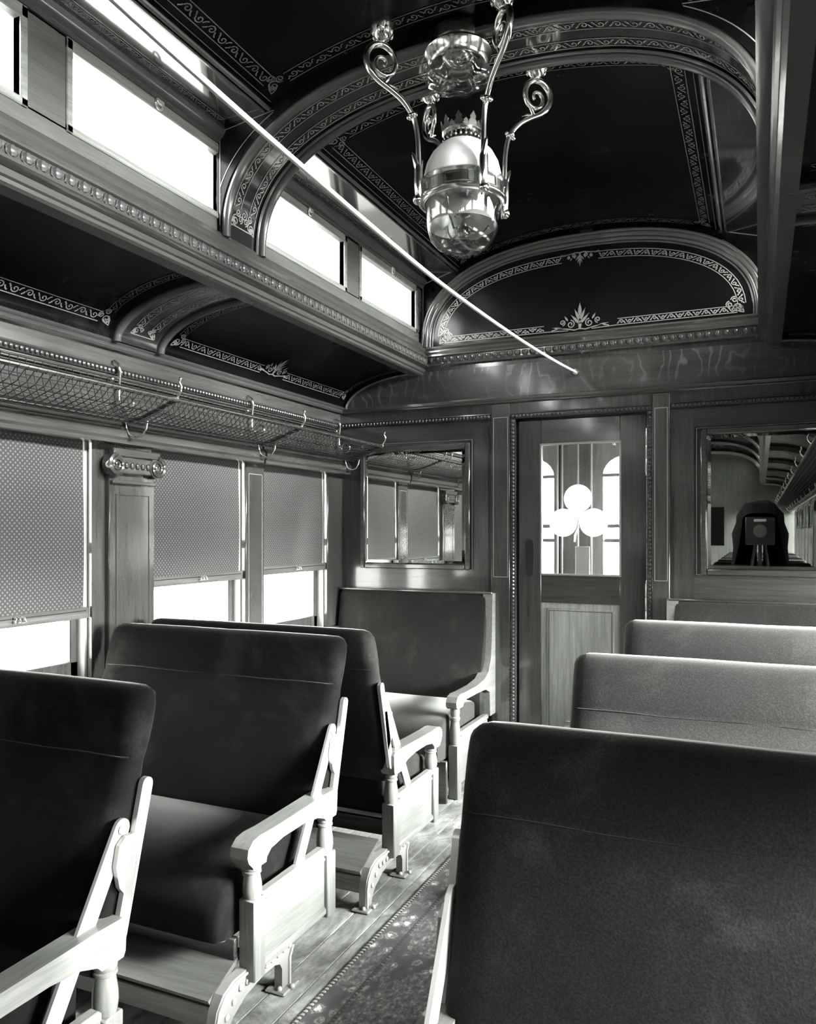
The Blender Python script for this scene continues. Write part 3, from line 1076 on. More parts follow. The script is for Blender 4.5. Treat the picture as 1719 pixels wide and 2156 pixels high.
# lunette stencil
o1, o2 = super_arc(.795, .398, Z(2.462), 2.4, 96), super_arc(.760, .362, Z(2.462), 2.4, 96)
op = Path2(o1)
ip = Path2(o2)
def lfn(sv, t):                    # sv along the arch, t = 0 outer .. .036 inner
    k = sv/op.L
    p, _ = op.at(sv)
    q, _ = ip.at(k*ip.L)
    f = t/.036
    return (p[0]+(q[0]-p[0])*f, E-.0135, p[1]+(q[1]-p[1])*f)
def bfn(sv, t): return (sv, E-.0135, t)
m = MB()
L = op.L
band(m, lfn, .05, L/2-.10, 0, .036, .0019)
band(m, lfn, L/2+.10, L-.05, 0, .036, .0019)
palmette(m, lfn, (L/2, -.008), .075, .16, 1)
for d in (-1, 1):
    ribbon(m, lfn, seg((L/2+d*.10, 0), (L/2+d*.05, -.004)), .002)
    band(m, bfn, d*.19, d*.755, Z(2.470), Z(2.502), .0019)
    corner_scroll(m, bfn, (d*.755, Z(2.497)), .024, -d, 1, .0026)
    ribbon(m, bfn, seg((d*.19, Z(2.470)), (d*.06, Z(2.466))), .0022)
palmette(m, bfn, (0, Z(2.466)), .145, .24)
m.obj('lunette_stencil', M['gold'], we, stuff=True)
# base moulding of the lunette with carved eggs
pr = [(0, 2.452), (.034, 2.450), (.040, 2.440), (.030, 2.430), (.034, 2.420), (.026, 2.408), (.030, 2.398), (.020, 2.394), (.018, 2.360), (.026, 2.355), (.022, 2.346), (.0, 2.340)]
tr5 = struct('trim_5', MB().prism([(E-a, Z(z)) for a, z in pr], 'x', -.862, .862), M['oak_x'], 25)
egg = MB().ball((0, E-.020, Z(2.377)), .0150, 8, 5, (.9, .8, 1.0)).tube([(.015*math.sin(a)*1.15, E-.021, Z(2.377)-.017*math.cos(a)) for a in [-.75*PI+1.5*PI*i/8 for i in range(9)]], .003, 4).obj('carved_egg', M['mould_lit'], tr5)
egg.location = (-.83, 0, 0)
copies(egg, [(-.83+.0415*k, 0, 0) for k in range(1, 41)])

# door
dz = .018
y0, y1 = E+.030, E+.066
GL, GR, GB, GT = -.216, .197, Z(1.188), Z(1.883)
PT = Z(1.038)
m = MB()
m.box(DL+.012, GL, y0, y1, 0, DT-.008, .002)
m.box(GR, DR-.010, y0, y1, 0, DT-.008, .002)
d1 = struct('door_1', m, M['oak_z'])
MB().box(GL, GR, y0, y1, GT, DT-.008, .002).obj('top_rail', M['oak_x'], d1)
MB().box(GL, GR, y0, y1, PT, GB, .002).obj('lock_rail', M['oak_dark'], d1)
MB().box(GL, GR, y0, y1, 0, .16, .002).obj('bottom_rail', M['oak_x'], d1)
pn = MB().box(GL, GR, y0+.012, y1-.008, .16, PT).box(GL+.03, GR-.03, y0+.006, y0+.014, .19, PT-.03, .004).obj('door_panel', M['oak_lit'], d1)
m = MB()
for q in ((GL+.04, GL+.043, .2, PT-.04), (GR-.043, GR-.04, .2, PT-.04), (GL+.04, GR-.04, PT-.043, PT-.04)):
    m.box(q[0], q[1], y0+.0045, y0+.0065, q[2], q[3])
m.obj('inlay_line', M['mould'], pn)
m = MB()
for q in ((GL-.006, GL+.004, GB, GT), (GR-.004, GR+.006, GB, GT), (GL-.006, GR+.006, GB-.004, GB+.006), (GL-.006, GR+.006, GT-.006, GT+.004)):
    m.box(q[0], q[1], y0-.004, y0+.006, q[2], q[3], .002)
m.obj('glazing_bead', M['inlay'], d1)
pg = MB().box(GL, GR, y0+.014, y0+.018, GB, GT).obj('pane', M['pane'], d1)
discs = [(-.022, Z(1.591)), (-.100, Z(1.464)), (.060, Z(1.464))]
ce0 = (-.020, Z(1.506))
outl = []
for k in range(144):
    a = 2*PI*k/144
    dx_, dz_ = math.cos(a), math.sin(a)
    best = .012
    for px, pz in discs:
        bx, bz = ce0[0]-px, ce0[1]-pz
        bb = bx*dx_+bz*dz_
        q = bb*bb-(bx*bx+bz*bz-.0745**2)
        if q > 0: best = max(best, -bb+math.sqrt(q))
    outl.append((ce0[0]+dx_*best, ce0[1]+dz_*best))
m = MB().prism(outl, 'y', y0+.0115, y0+.0135)
m.obj('trefoil_emblem', M['frost'], d1)
MB().prism([(-.024, Z(1.44)), (-.014, Z(1.44)), (-.03, Z(1.40)), (-.034, Z(1.362)), (-.044, Z(1.362)), (-.042, Z(1.40))], 'y', y0+.0117, y0+.0136).obj('emblem_stem', M['frost'], d1)
xx, zc0, zc1 = -.280, Z(1.195), Z(1.355)
pp = [(xx+.021*math.cos(a), zc1+.021*math.sin(a)) for a in [PI*i/10 for i in range(11)]]+[(xx+.021*math.cos(a), zc0+.021*math.sin(a)) for a in [PI+PI*i/10 for i in range(11)]]
MB().prism(pp, 'y', y0-.004, y0+.002).obj('push_plate', M['black_gap'], d1)
for zc in (Z(1.82), Z(1.05)):
    h = MB()
    for k in range(3):
        h.lathe([(0, -.034), (.010, -.034), (.011, -.03), (.011, .03), (.010, .034), (0, .034)], (DR-.006, y0-.006, zc+(k-1)*.07), 12)
    h.ball((DR-.006, y0-.006, zc+.112), .009, 8, 5, (1, 1, 1.3)).ball((DR-.006, y0-.006, zc-.112), .009, 8, 5, (1, 1, 1.3))
    h.obj('door_hinge', M['nickel'], d1)

MB().box(DL-.02, DL+.03, E+.067, E+.08, 0, DT+.02).box(DL-.02, DR+.02, E+.067, E+.08, DT-.03, DT+.02).box(DR-.006, DR+.03, E+.067, E+.08, 0, DT+.02).obj('leak_stop', M['oak_z'], we)  # added behind the door to block light leaking round its edges
# vestibule beyond the door glass
m = MB()
Y2, Y3 = 5.40, 5.46
m.box(-1.5, -.80, Y2, Y3, -.05, 2.3)
m.box(-.80, -.455, Y2, Y3, -.05, .62)
m.box(-.455, -.117, Y2, Y3, -.05, 2.3)
m.box(-.117, .20, Y2, Y3, -.05, .62)
m.box(.20, 1.5, Y2, Y3, -.05, 2.3)
for a, b in ((-.80, -.455), (-.117, .20)):
    cxx, r, zt = (a+b)/2, (b-a)/2, Z(1.80)
    ar = [(cxx-r*math.cos(PI*i/12), zt+.13*math.sin(PI*i/12)) for i in range(13)]
    m.prism([(a, 2.3)]+ar+[(b, 2.3)], 'y', Y2, Y3)
    m.box(a, b, Y2+.01, Y3-.01, zt-.012, zt+.010)
wv = struct('wall_vestibule', m, M['oak_z'])
for s in (-1, 1):
    MB().box(s*1.45, s*1.5, E+.07, Y2, -.05, .72).obj('vestibule_side', M['oak_z'], wv)
MB().box(-1.5, 1.5, E+.07, Y3, 2.26, 2.32).obj('vestibule_ceiling', M['mould'], wv)
for a in (-.43, -.40, -.29, -.20):
    MB().box(a, a+.012, Y2-.02, Y2, .1, 1.9, .003).obj('vestibule_batten', M['mould_lit'], wv)
MB().box(-.30, -.20, Y2-.03, Y2, .4, 1.18, .004).obj('vestibule_box', M['mould'], wv)
for zz in (Z(1.455), Z(1.352)):
    MB().box(-1.4, 1.4, Y3+.16, Y3+.18, zz-.013, zz+.013).obj('gate_rail', M['mould_lit'], wv)
pv = MB().box(-.80, -.455, Y2+.03, Y2+.034, .6, 1.82).obj('pane', M['pane'], wv)
pv = MB().box(-.117, .20, Y2+.03, Y2+.034, .6, 1.82).obj('pane', M['pane'], wv)

# rear bulkhead, seen only in the right-hand mirror
m = MB()
m.box(-1.6, -.22, YR-.08, YR, -.05, Z(3.05))
m.box(.22, 1.6, YR-.08, YR, -.05, Z(3.05))
m.box(-.22, .22, YR-.08, YR, -.05, 1.0)
m.box(-.22, .22, YR-.08, YR, 1.75, Z(3.05))
wr = struct('wall_rear', m, M['oak_z'])
MB().box(-.22, .22, YR-.05, YR-.045, 1.0, 1.75).obj('pane', M['dim_pane'], wr)
MB().tube([(x, YR+.02, z) for x, z in super_arc(.868, .486, LZ, 2.4, 48)], .022, 6).obj('lunette_moulding', M['mould_lit'], wr, 60)
# ------------------------------------------------------------------ mirrors on the bulkhead
def wall_mirror(x0, x1, z0, z1, label):
    t = thing('wall_mirror', label, 'mirror', ((x0+x1)/2, E-.006, (z0+z1)/2), 'bulkhead mirrors')
    w2, h2 = (x1-x0)/2, (z1-z0)/2
    m = MB()
    f = .030
    for a in ((-w2-f, -w2, -h2-f, h2+f), (w2, w2+f, -h2-f, h2+f), (-w2, w2, -h2-f, -h2), (-w2, w2, h2, h2+f)):
        m.box(a[0], a[1], -.016, 0, a[2], a[3], .005)
    m.obj('mirror_frame', M['oak_x'], t)
    g = MB()
    b = .018
    vs = []
    for (i, yy) in ((0, -.003), (b, -.0062)):
        vs += [(-w2+i, yy, -h2+i), (w2-i, yy, -h2+i), (w2-i, yy, h2-i), (-w2+i, yy, h2-i)]
    g.add(vs, [(0,1,5,4), (1,2,6,5), (2,3,7,6), (3,0,4,7), (4,5,6,7)])
    g.obj('mirror_glass', M['mirror'], t, 1)
wall_mirror(-1.255, -.634, Z(1.235), Z(1.876), 'oak-framed mirror left of the door reflecting shades and rack')
wall_mirror(.618, 1.240, Z(1.235), Z(1.890), 'oak-framed mirror right of the door reflecting the dark camera')

# ------------------------------------------------------------------ seats
S = .905
def seat_back(xf, w0, w1):
    def prof(k, top):
        zs = [.42, .425, .46, .52, .60, .70, .78, .85, .885, .90, .93, .97, 1.005, 1.03, 1.043]
        hs = [.012, .020, .030, .037, .043, .046, .045, .042, .036, .041, .048, .050, .046, .034, .012]
        a, b = [], []
        for z, h in zip(zs, hs):
            zz = .42+(z-.42)*top
            c = -.228-.25*(zz-.42)-.06*max(0, zz-.8)
            a.append((c+h*k, zz))
            b.append((c-h*k, zz))
        return a+b[::-1]
    rows = []
    L = w1-w0
    for x, k, tp in ((0, .25, .955), (.006, .55, .972), (.018, .80, .988), (.04, .96, .998), (.09, 1, 1), (L/3, 1.04, 1.002), (L/2, 1.05, 1.0), (L*2/3, 1.04, 1.002), (L-.09, 1, 1), (L-.04, .96, .998), (L-.018, .8, .988), (L-.006, .55, .972), (L, .25, .955)):
        rows.append([(w0+x, y, z) for y, z in prof(k, tp)])
    return MB(xf).loft(rows)

def seat_cushion(xf, w0, w1):
    p = [(-.20, .265), (-.205, .44), (-.10, .455), (0, .458), (.08, .450), (.16, .432), (.225, .405), (.265, .372), (.283, .335), (.287, .262), (.25, .25), (-.19, .25)]
    rows = []
    L = w1-w0
    for x, k in ((0, .0), (.004, .55), (.016, .85), (.05, .97), (.2, 1), (L-.2, 1), (L-.05, .97), (L-.016, .85), (L-.004, .55), (L, 0)):
        e = (1-k)
        rows.append([(w0+x, y-(.012*e if y > 0 else -.01*e), z-e*(.028 if z > .3 else -.004)) for y, z in p])
    return MB(xf).loft(rows)

def arm_profile():
    return [(-.268, .470), (-.272, .535), (-.262, .547), (-.18, .549), (0, .545), (.12, .543), (.18, .545), (.215, .540), (.238, .522), (.243, .500), (.236, .482), (.224, .470), (.216, .462), (.214, .486-.03), (.150, .456), (.146, .470), (.125, .487), (.06, .497), (-.06, .497), (-.14, .487), (-.185, .470), (-.198, .457), (-.262, .457)]

def post(m, y, zb, zs, zt):
    m.box(0, .056, y-.028, y+.028, zb, zs, .004)
    h = zt-zs
    m.lathe([(.024, zs-.002), (.026, zs+.004), (.029, zs+h*.22), (.028, zs+h*.4), (.023, zs+h*.68), (.022, zs+h*.72), (.027, zs+h*.75), (.027, zs+h*.80), (.022, zs+h*.82), (.026, zs+h*.86), (.027, zs+h*.95), (.022, zt+.004)], (.028, y, 0), 16)

def make_seat(sx, fy, w, ped, label, group, loc, mats):
    """x runs from the aisle end towards the wall, y towards the sitter's knees; everything is then scaled to the coach"""
    def xf(x, y, z): return (sx*x*S, fy*y*S, z*S)
    def xw(x, y, z): return (sx*x*S, y*S, z*S)          # the base keeps one orientation in the coach
    t = thing('coach_seat', label, 'seat', loc, group)
    W = w/S
    vb = M[mats[0]]
    bk = seat_back(xf, .030, W-.02).obj('backrest', vb, t, 60)
    m = MB(xf)
    for d in (-1, 1):
        y0 = -.228-.25*(.885-.42)-.06*.085
        m.tube([(.03+.012, y0+d*.026, .886)]+[(.06+(W-.12)*i/8, y0+d*.036, .887+.002*math.sin(i*2.1)) for i in range(9)]+[(W-.032, y0+d*.026, .886)], .0022, 5)
    m.obj('headroll_welt', M['velvet_welt'], bk, 60)
    seat_cushion(xf, .072, W-.03).obj('seat_cushion', M[mats[1]], t, 60)
    # arm end
    MB(xf).prism(arm_profile(), 'x', -.002, .058).obj('armrest', M['oak_arm'], t, 30)
    for yc, zs in ((.178, .362), (-.237, .340)):
        m = MB(xf)
        post(m, yc, .128, zs, .458)
        m.obj('arm_post', M['oak_arm_end'], t)
    m = MB(xf)
    m.box(.012, .034, -.21, .152, .145, .352, .003)
    pn = m.obj('side_panel', M['oak_arm'], t)
    m = MB(xf)
    m.box(.002, .044, -.21, .152, .338, .366, .010)
    m.box(.006, .038, -.21, .152, .318, .334, .006)
    m.box(.002, .040, -.21, .152, .140, .170, .008)
    m.obj('panel_moulding', M['oak_arm'], pn)
    # lever that carries the reversible back
    m = MB(xf)
    def bar(p, q, wd, x0, x1, rnd=True):
        d = Vector((q[0]-p[0], q[1]-p[1]))
        d.normalize()
        n = Vector((-d.y, d.x))
        pts = []
        a0 = math.atan2(d.y, d.x)
        for k in range(9):
            a = a0-PI/2+PI*k/8
            pts.append((q[0]+wd/2*math.cos(a), q[1]+wd/2*math.sin(a)))
        for k in range(9):
            a = a0+PI/2+PI*k/8
            pts.append((p[0]+wd/2*math.cos(a), p[1]+wd/2*math.sin(a)))
        m.prism(pts, 'x', x0, x1)
    bar((-.268, .50), (-.352, .82), .034, .010, .024)
    m.prism([(-.282, .72), (-.262, .705), (-.252, .66), (-.262, .61), (-.300, .56), (-.330, .72)], 'x', .010, .022)
    m.obj('back_strap', M['nickel'], t)
    m = MB(xf)
    bar((-.02, .27), (-.285, .735), .046, .024, .033)
    m.ball((.022, -.283, .733), .012, 8, 5, (.6, 1, 1))
    m.obj('back_lever', M['nickel'], t)
    # base: two iron pedestals, footrest planks, rails
    def pedestal(x0, x1, nm):
        a, b = ped
        o = [(a-.022, 0), (a-.022, .075), (a-.012, .115), (a+.015, .148), (a+.06, .165), (b+.06, .165), (b+.045, .135), (b+.026, .105), (b+.022, .09), (b+.022, 0), (b-.022, 0), (b-.022, .072), (b-.034, .092), (b-.06, .102), (b-.12, .104), (a+.12, .090), (a+.06, .060), (a+.036, .035), (a+.022, .0)]
        m = MB(xw)
        m.prism(o, 'x', x0, x1)
        for yy in (a, b):
            m.box(x0-.022, x1+.022, yy-.045, yy+.045, 0, .010, .004)
        p = m.obj(nm, M['iron'], t, 30)
        m = MB(xw)
        for k in range(12):
            f = k/11
            yy = a+(b+.02-a)*f
            zz = (.050+.075*min(1, f*4)) if f < .25 else .128
            m.ball((x0-.002, yy, zz), .011, 6, 4, (.5, 1.0, 1.0))
        for yy in (a, b):
            m.ball((x0-.022, yy, .012), .010, 6, 4)
            m.ball((x0+.005, yy-.03, .012), .010, 6, 4)
        m.tube([(x0-.003, a-.014, .01), (x0-.003, a-.016, .075), (x0-.003, a-.005, .112), (x0-.003, a+.022, .140), (x0-.003, a+.07, .155), (x0-.003, b+.04, .155)], .005, 5)
        m.tube([(x0-.003, b+.016, .01), (x0-.003, b+.016, .092), (x0-.003, b+.034, .122)], .005, 5)
        m.obj('relief_ornament', M['iron_ornament'], p, 60, stuff=True)
    pedestal(.028, .056, 'pedestal')
    pedestal(W-.12, W-.092, 'pedestal')
    a, b = ped
    MB(xw).prism([(a-.004, .125), (a-.010, .138), (a+.150, .205), (a+.154, .190)], 'x', .058, W-.13).obj('footrest_plank', M['oak_plank'], t)
    MB(xw).box(.058, W-.13, a-.006, a+.012, .055, .118, .003).obj('front_rail', M['oak_plank'], t)
    for ya_ in (-.20, .20):
        MB(xf).box(.06, W-.06, ya_, ya_+.02, .185, .25, .003).obj('seat_rail', M['oak_dark'], t)
    MB(xw).tube([(.06, a+.22, .27), (W-.13, a+.22, .27)], .008, 8).obj('tie_rod', M['nickel'], t)
    # wall side
    MB(xf).prism([(-.25, .47), (-.25, .52), (.2, .52), (.22, .49), (.2, .47)], 'x', W-.012, W+.012).obj('wall_armrest', M['oak_arm'], t)
    MB(xf).box(W-.02, W+.012, -.18, .15, .15, .47, .004).obj('wall_bracket', M['iron'], t)
    return t

XA, XB = -.336, .352
gl = 'turn-over seats on the left of the aisle'
gr = 'turn-over seats on the right of the aisle'
WL, WR = 1.018, 1.020
L1 = make_seat(-1, -1, WL, (-.33, .0), 'dark plush coach seat cut off at the lower left, its armrest close to the lens', gl, (XA, .991, 0), ('velvet', 'velvet'))
L2 = dup(L1, (XA, 1.873, 0), 'dark plush coach seat in mid-picture, cushion and turned armrest turned to the viewer', gl)
L3 = make_seat(-1, 1, WL, (-.435, -.105), 'coach seat turned to the bulkhead, its back against the mid-picture seat', gl, (XA, 2.774, 0), ('velvet_n', 'velvet_n'))
R1 = make_seat(1, -1, WR, (-.33, .0), 'coach seat with broad dark plush back filling the lower right corner', gr, (XB, .985, 0), ('velvet_n', 'velvet_n'))
R2 = make_seat(1, -1, WR, (-.33, .0), 'worn plush coach seat right of the aisle, second from the lens', gr, (XB, 1.852, 0), ('velvet_r', 'velvet_r'))
R3 = dup(R2, (XB, 2.755, 0), 'worn plush coach seat right of the aisle, next to the bulkhead bench', gr)
gm = 'seats behind the camera, reflected in the right-hand mirror'
for k in range(2, 9):
    yy = .985-.872*k
    dup(R1, (XB, yy, 0), 'right-hand coach seat in the %s row behind the camera' % ORD[k-2], gm)
    if k > 2:
        dup(L1, (XA, yy, 0), 'left-hand coach seat in the %s row behind the camera' % ORD[k-2], gm)

def bench(sx, xa, label, mats):
    def xf(x, y, z): return (xa+sx*x, y, z)
    t = thing('bulkhead_bench', label, 'bench', (0, 0, 0), 'benches against the bulkhead')
    W = 1.395-abs(xa)
    prof = [(4.085, .30), (4.085, .944), (4.045, .944), (4.030, .930), (3.995, .70), (3.955, .56), (3.935, .45), (3.935, .32), (3.95, .30)]
    rows = [[(x, y+(.0 if y > 4.07 else e), z-(e*.6 if z > .9 else 0)) for y, z in prof] for x, e in ((.030, .018), (.036, .005), (.06, 0), (W/2, -.006), (W-.05, 0), (W-.01, .005), (W, .018))]
    b = MB(xf).loft(rows).obj('backrest', M[mats[0]], t, 50)
    MB(xf).tube([(W*.28, 4.0385-.004, .94), (W*.29, 4.02, .82), (W*.32, 3.975, .62), (W*.33, 3.94, .47)], .003, 5).obj('seam_welt', M['velvet_welt'], b, 60)
    MB(xf).box(.0, W, 4.03, 4.085, .944, .956, .004).obj('top_rail', M['oak_x'], t)
    p = [(3.93, .24), (3.93, .325), (3.80, .345), (3.62, .345), (3.50, .325), (3.435, .285), (3.415, .24), (3.415, .175), (3.44, .165), (3.92, .165)]
    p = [(y, z+.065 if z > .2 else z+.03) for y, z in p]
    rows = [[(x, y-(.01*e if y < 3.6 else 0), z-(.022*e if z > .3 else 0)) for y, z in p] for x, e in ((.062, 1), (.066, .45), (.08, .15), (.12, 0), (W-.1, 0), (W-.03, .15), (W-.02, 1))]
    MB(xf).loft(rows).obj('seat_cushion', M[mats[1]], t, 50)
    # wing and arm cut from one board
    o = [(4.09, .30), (4.09, .948), (4.035, .948), (4.022, .70), (4.005, .600), (3.965, .540), (3.90, .512), (3.78, .500), (3.60, .500), (3.54, .503), (3.50, .494), (3.482, .470), (3.486, .448), (3.505, .436), (3.575, .436), (3.585, .450), (3.63, .462), (3.80, .460), (3.92, .455), (3.985, .430), (3.995, .30)]
    MB(xf).prism(o, 'x', -.004, .050).obj('arm_wing', M['oak_arm'], t, 30)
    m = MB(xf)
    m.box(0, .05, 3.515, 3.567, .0, .26, .004)
    m.lathe([(.022, .258), (.027, .29), (.025, .33), (.020, .37), (.025, .378), (.025, .39), (.020, .395), (.024, .41), (.022, .44)], (.025, 3.541, 0), 16)
    m.obj('arm_post', M['oak_arm_end'], t)
    MB(xf).box(.010, .034, 3.567, 3.99, .06, .30, .003).box(.002, .042, 3.567, 3.99, .285, .312, .008).obj('side_panel', M['oak_arm'], t)
    MB(xf).box(.03, W, 3.44, 3.46, .0, .20, .003).obj('bench_front', M['oak_dark'], t)
    MB(xf).box(.03, W, 3.92, 3.94, .0, .30).obj('bench_rear_board', M['oak_dark'], t)
    return t
bench(-1, -.461, 'plush bench left of the door, under the bulkhead mirror', ('velvet_n', 'velvet_r'))
bench(1, .440, 'plush bench right of the door, only its top edge showing', ('velvet_r', 'velvet_r'))

# ------------------------------------------------------------------ aisle carpet
t = thing('aisle_carpet', 'floral carpet runner with pale bound edge along the aisle floor', 'carpet', (0, 0, 0))
CL_, CR_ = -.256, .300
MB().box(CL_+.012, CR_-.012, YR+.2, E-.02, .0, .007).obj('carpet_field', M['carpet'], t)
for xx in (CL_, CR_-.013):
    m = MB()
    m.box(xx, xx+.013, YR+.2, E-.02, 0, .009, .003)
    ed = m.obj('edge_binding', M['carpet_edge'], t)
    m = MB()
    y = .6
    while y < E-.03:
        m.box(xx-.0005, xx+.0135, y, y+.006, .001, .0096)
        y += .016
    m.obj('binding_stitches', M['carpet_band'], ed, stuff=True)
for xx in (CL_+.085, CR_-.098):
    m = MB().box(xx, xx+.004, YR+.2, E-.02, .0, .0076)
    y = .6
    while y < E-.03:
        m.box(xx+.004, xx+.012, y, y+.008, .0, .0076)
        y += .016
    m.obj('border_stripe', M['carpet_band'], t)

# ------------------------------------------------------------------ luggage racks
def rack(s, label):
    t = thing('luggage_rack', label, 'luggage rack', (0, 0, 0), 'luggage racks over the windows')
    y0, y1 = -7.9, 4.045
    XF, ZF, XB_, ZB = 1.122, Z(1.907), 1.352, Z(1.842)
    m = MB().tube([(s*XF, y0, ZF), (s*XF, y1, ZF)], .0085, 10)
    m.ball((s*XF, y1, ZF), .012, 10, 6)
    m.obj('front_rail', M['rackbrass'], t, 60)
    MB().tube([(s*XB_, y0, ZB), (s*XB_, y1, ZB)], .005, 8).obj('back_rail', M['rackbrass'], t, 60)
    ZT = Z(2.005)
    MB().tube([(s*1.40, y0, ZT), (s*1.40, y1, ZT)], .004, 6).obj('top_cord_rail', M['brass_dark'], t, 60)
    ys = []
    k = 0
    while 4.045-.868*k > y0:
        ys.append(4.045-.868*k)
        k += 1
    for yy in ys:
        MB().tube([(s*XB_, yy, ZB), (s*(XB_-.06), yy, ZB+.008), (s*XF, yy, ZF)], .0075, 6).obj('rack_arm', M['blackrod'], t, 60)
        b = MB()
        b.tube([(s*1.418, yy-.012, Z(2.075)), (s*1.396, yy-.010, Z(2.06)), (s*1.392, yy-.006, Z(2.03)), (s*1.402, yy, Z(1.99)), (s*1.405, yy, Z(1.93)), (s*1.392, yy, Z(1.885)), (s*1.366, yy, Z(1.852)), (s*XB_, yy, ZB)], [.006, .007, .007, .006, .007, .008, .007, .006], 7)
        b.tube([(s*(1.39-.03+.028*math.cos(a)), yy+.002, Z(1.905)+.028*math.sin(a)) for a in [2*PI*i/14 for i in range(15)]], .004, 6)
        b.ball((s*1.405, yy-.035, Z(2.0)), .011, 8, 5)
        br = b.obj('wall_bracket', M['rackbrass'], t, 60)
        h = MB()
        h.tube([(s*XF, yy, ZF), (s*(XF-.004), yy, ZF+.012), (s*(XF-.018), yy, ZF+.028), (s*(XF-.022), yy, ZF+.046), (s*(XF-.012), yy, ZF+.062), (s*(XF-.016), yy, ZF+.074)], [.008, .006, .005, .005, .005, .006], 7)
        h.ball((s*(XF-.016), yy, ZF+.076), .007, 7, 5)
        h.obj('rail_finial', M['rackbrass'], br, 60)
        h = MB()
        h.tube([(s*XB_, yy-.02, ZB), (s*(XB_-.004), yy-.02, ZB-.03), (s*(XB_-.012), yy-.012, ZB-.055), (s*(XB_-.034), yy+.0, ZB-.066), (s*(XB_-.056), yy+.012, ZB-.056), (s*(XB_-.066), yy+.02, ZB-.03), (s*(XB_-.07), yy+.02, ZB-.006)], .0045, 7)
        h.ball((s*(XB_-.07), yy+.02, ZB-.004), .007, 7, 5)
        h.obj('coat_hook', M['rackbrass'], br, 60)
    MB().tube([(s*XB_, y1, ZB), (s*XF, y1, ZF)], .010, 8).obj('end_bar', M['blackrod'], t, 60)
    # net: cords across (front rail, sag, back rail, up the wall) and cords along
    sec = [(XF, ZF), (1.165, ZF-.040), (1.23, ZF-.062), (1.30, ZB-.018), (XB_, ZB), (1.388, ZB+.05), (1.405, Z(1.95)), (1.402, ZT)]
    m = MB()
    y = y1-.012
    while y > y0+.01:
        m.tube([(s*x, y-.0*j, z) for j, (x, z) in enumerate(sec)], .0019, 3, caps=False)
        y -= .033 if y > -.5 else .06
    np_ = Path2(sec)
    for i in range(1, 15):
        (x, z), _ = np_.at(np_.L*i/15)
        pts = [(s*x, y0+(y1-y0)*j/60, z) for j in range(61)]
        m.tube(pts, .0014, 3, caps=False)
    m.obj('cord_net', M['net'], t, 60, stuff=True)
    m = MB()
    y = y1-.012
    while y > y0+.01:
        m.ball((s*XF, y, ZF-.002), .0105, 5, 3, (1, .35, 1))
        y -= .033 if y > .8 else .2
    m.obj('net_lashing', M['net'], t, 60, stuff=True)
    return t
rack(-1, 'brass luggage rack with cord net above the shaded windows')
rack(1, 'brass luggage rack over the sunny windows, seen in the right-hand mirror')

# ------------------------------------------------------------------ hanging oil lamp
LX, LY = -.008, 2.345
t = thing('ceiling_lamp', 'four-armed brass oil lamp with white glass dome hanging over the aisle', 'lamp', (LX, LY, 0))
def lz(z): return Z(z)
m = MB().lathe([(.121, lz(2.455)), (.136, lz(2.457)), (.141, lz(2.463)), (.136, lz(2.470)), (.128, lz(2.474)), (.128, lz(2.508)), (.133, lz(2.512)), (.138, lz(2.517)), (.133, lz(2.523)), (.122, lz(2.525)), (.119, lz(2.50)), (.119, lz(2.46)), (.121, lz(2.455))], n=48)
ring = m.obj('lamp_ring', M['brass'], t, 50)
m = MB()
for k in range(8):
    a = 2*PI*k/8+.2
    ca, sa = math.cos(a), math.sin(a)
    m.tube([(.1295*math.cos(a+d), .1295*math.sin(a+d), lz(zz)) for d, zz in ((-.28, 2.478), (-.14, 2.478), (0, 2.478), (.14, 2.478), (.28, 2.478), (.28, 2.506), (.14, 2.506), (0, 2.506), (-.14, 2.506), (-.28, 2.506))], .0018, 5, True)
m.obj('ring_panel_bead', M['brass_dark'], ring, 50)
MB().lathe([(.1225, lz(2.521)), (.1225, lz(2.545)), (.114, lz(2.580)), (.098, lz(2.610)), (.076, lz(2.634)), (.064, lz(2.642)), (.062, lz(2.640)), (.074, lz(2.632)), (.096, lz(2.607)), (.112, lz(2.578)), (.120, lz(2.545)), (.120, lz(2.521))], n=48).obj('milk_glass_dome', M['milk'], t, 60)
m = MB().lathe([(.064, lz(2.636)), (.066, lz(2.640)), (.060, lz(2.646)), (.058, lz(2.668)), (.062, lz(2.672)), (.065, lz(2.676)), (.063, lz(2.680)), (.059, lz(2.682)), (.055, lz(2.684)), (.053, lz(2.66)), (.056, lz(2.64))], n=36)
cr = m.obj('crown_gallery', M['brass'], t, 50)
m = MB()
N = 18
for k in range(N):
    a = 2*PI*k/N
    big = k % 2 == 0
    h = .042 if big else .020
    w_ = .0125 if big else .009
    pf = [(-w_, 0), (w_, 0), (w_*1.0, h*.3), (w_*.55, h*.45), (w_*.8, h*.62), (w_*.35, h*.78), (0, h), (-w_*.35, h*.78), (-w_*.8, h*.62), (-w_*.55, h*.45), (-w_*1.0, h*.3)]
    vs = []
    for r in (.062, .0655):
        for u, v in pf:
            aa = a+u/.062
            rr = r+v*.10
            vs.append((rr*math.cos(aa), rr*math.sin(aa), lz(2.680)+v))
    n = len(pf)
    m.add(vs, [tuple(range(n))[::-1], tuple(range(n, 2*n))]+[(i, (i+1) % n, n+(i+1) % n, n+i) for i in range(n)])
m.obj('crown_leaves', M['brass'], cr, 40)
m = MB()
for k in range(24):
    a = 2*PI*k/24
    m.ball((.0610*math.cos(a), .0610*math.sin(a), lz(2.657)), .006, 5, 4, (.7, .7, 1.5))
m.obj('gallery_balusters', M['brass_dark'], cr, 50)
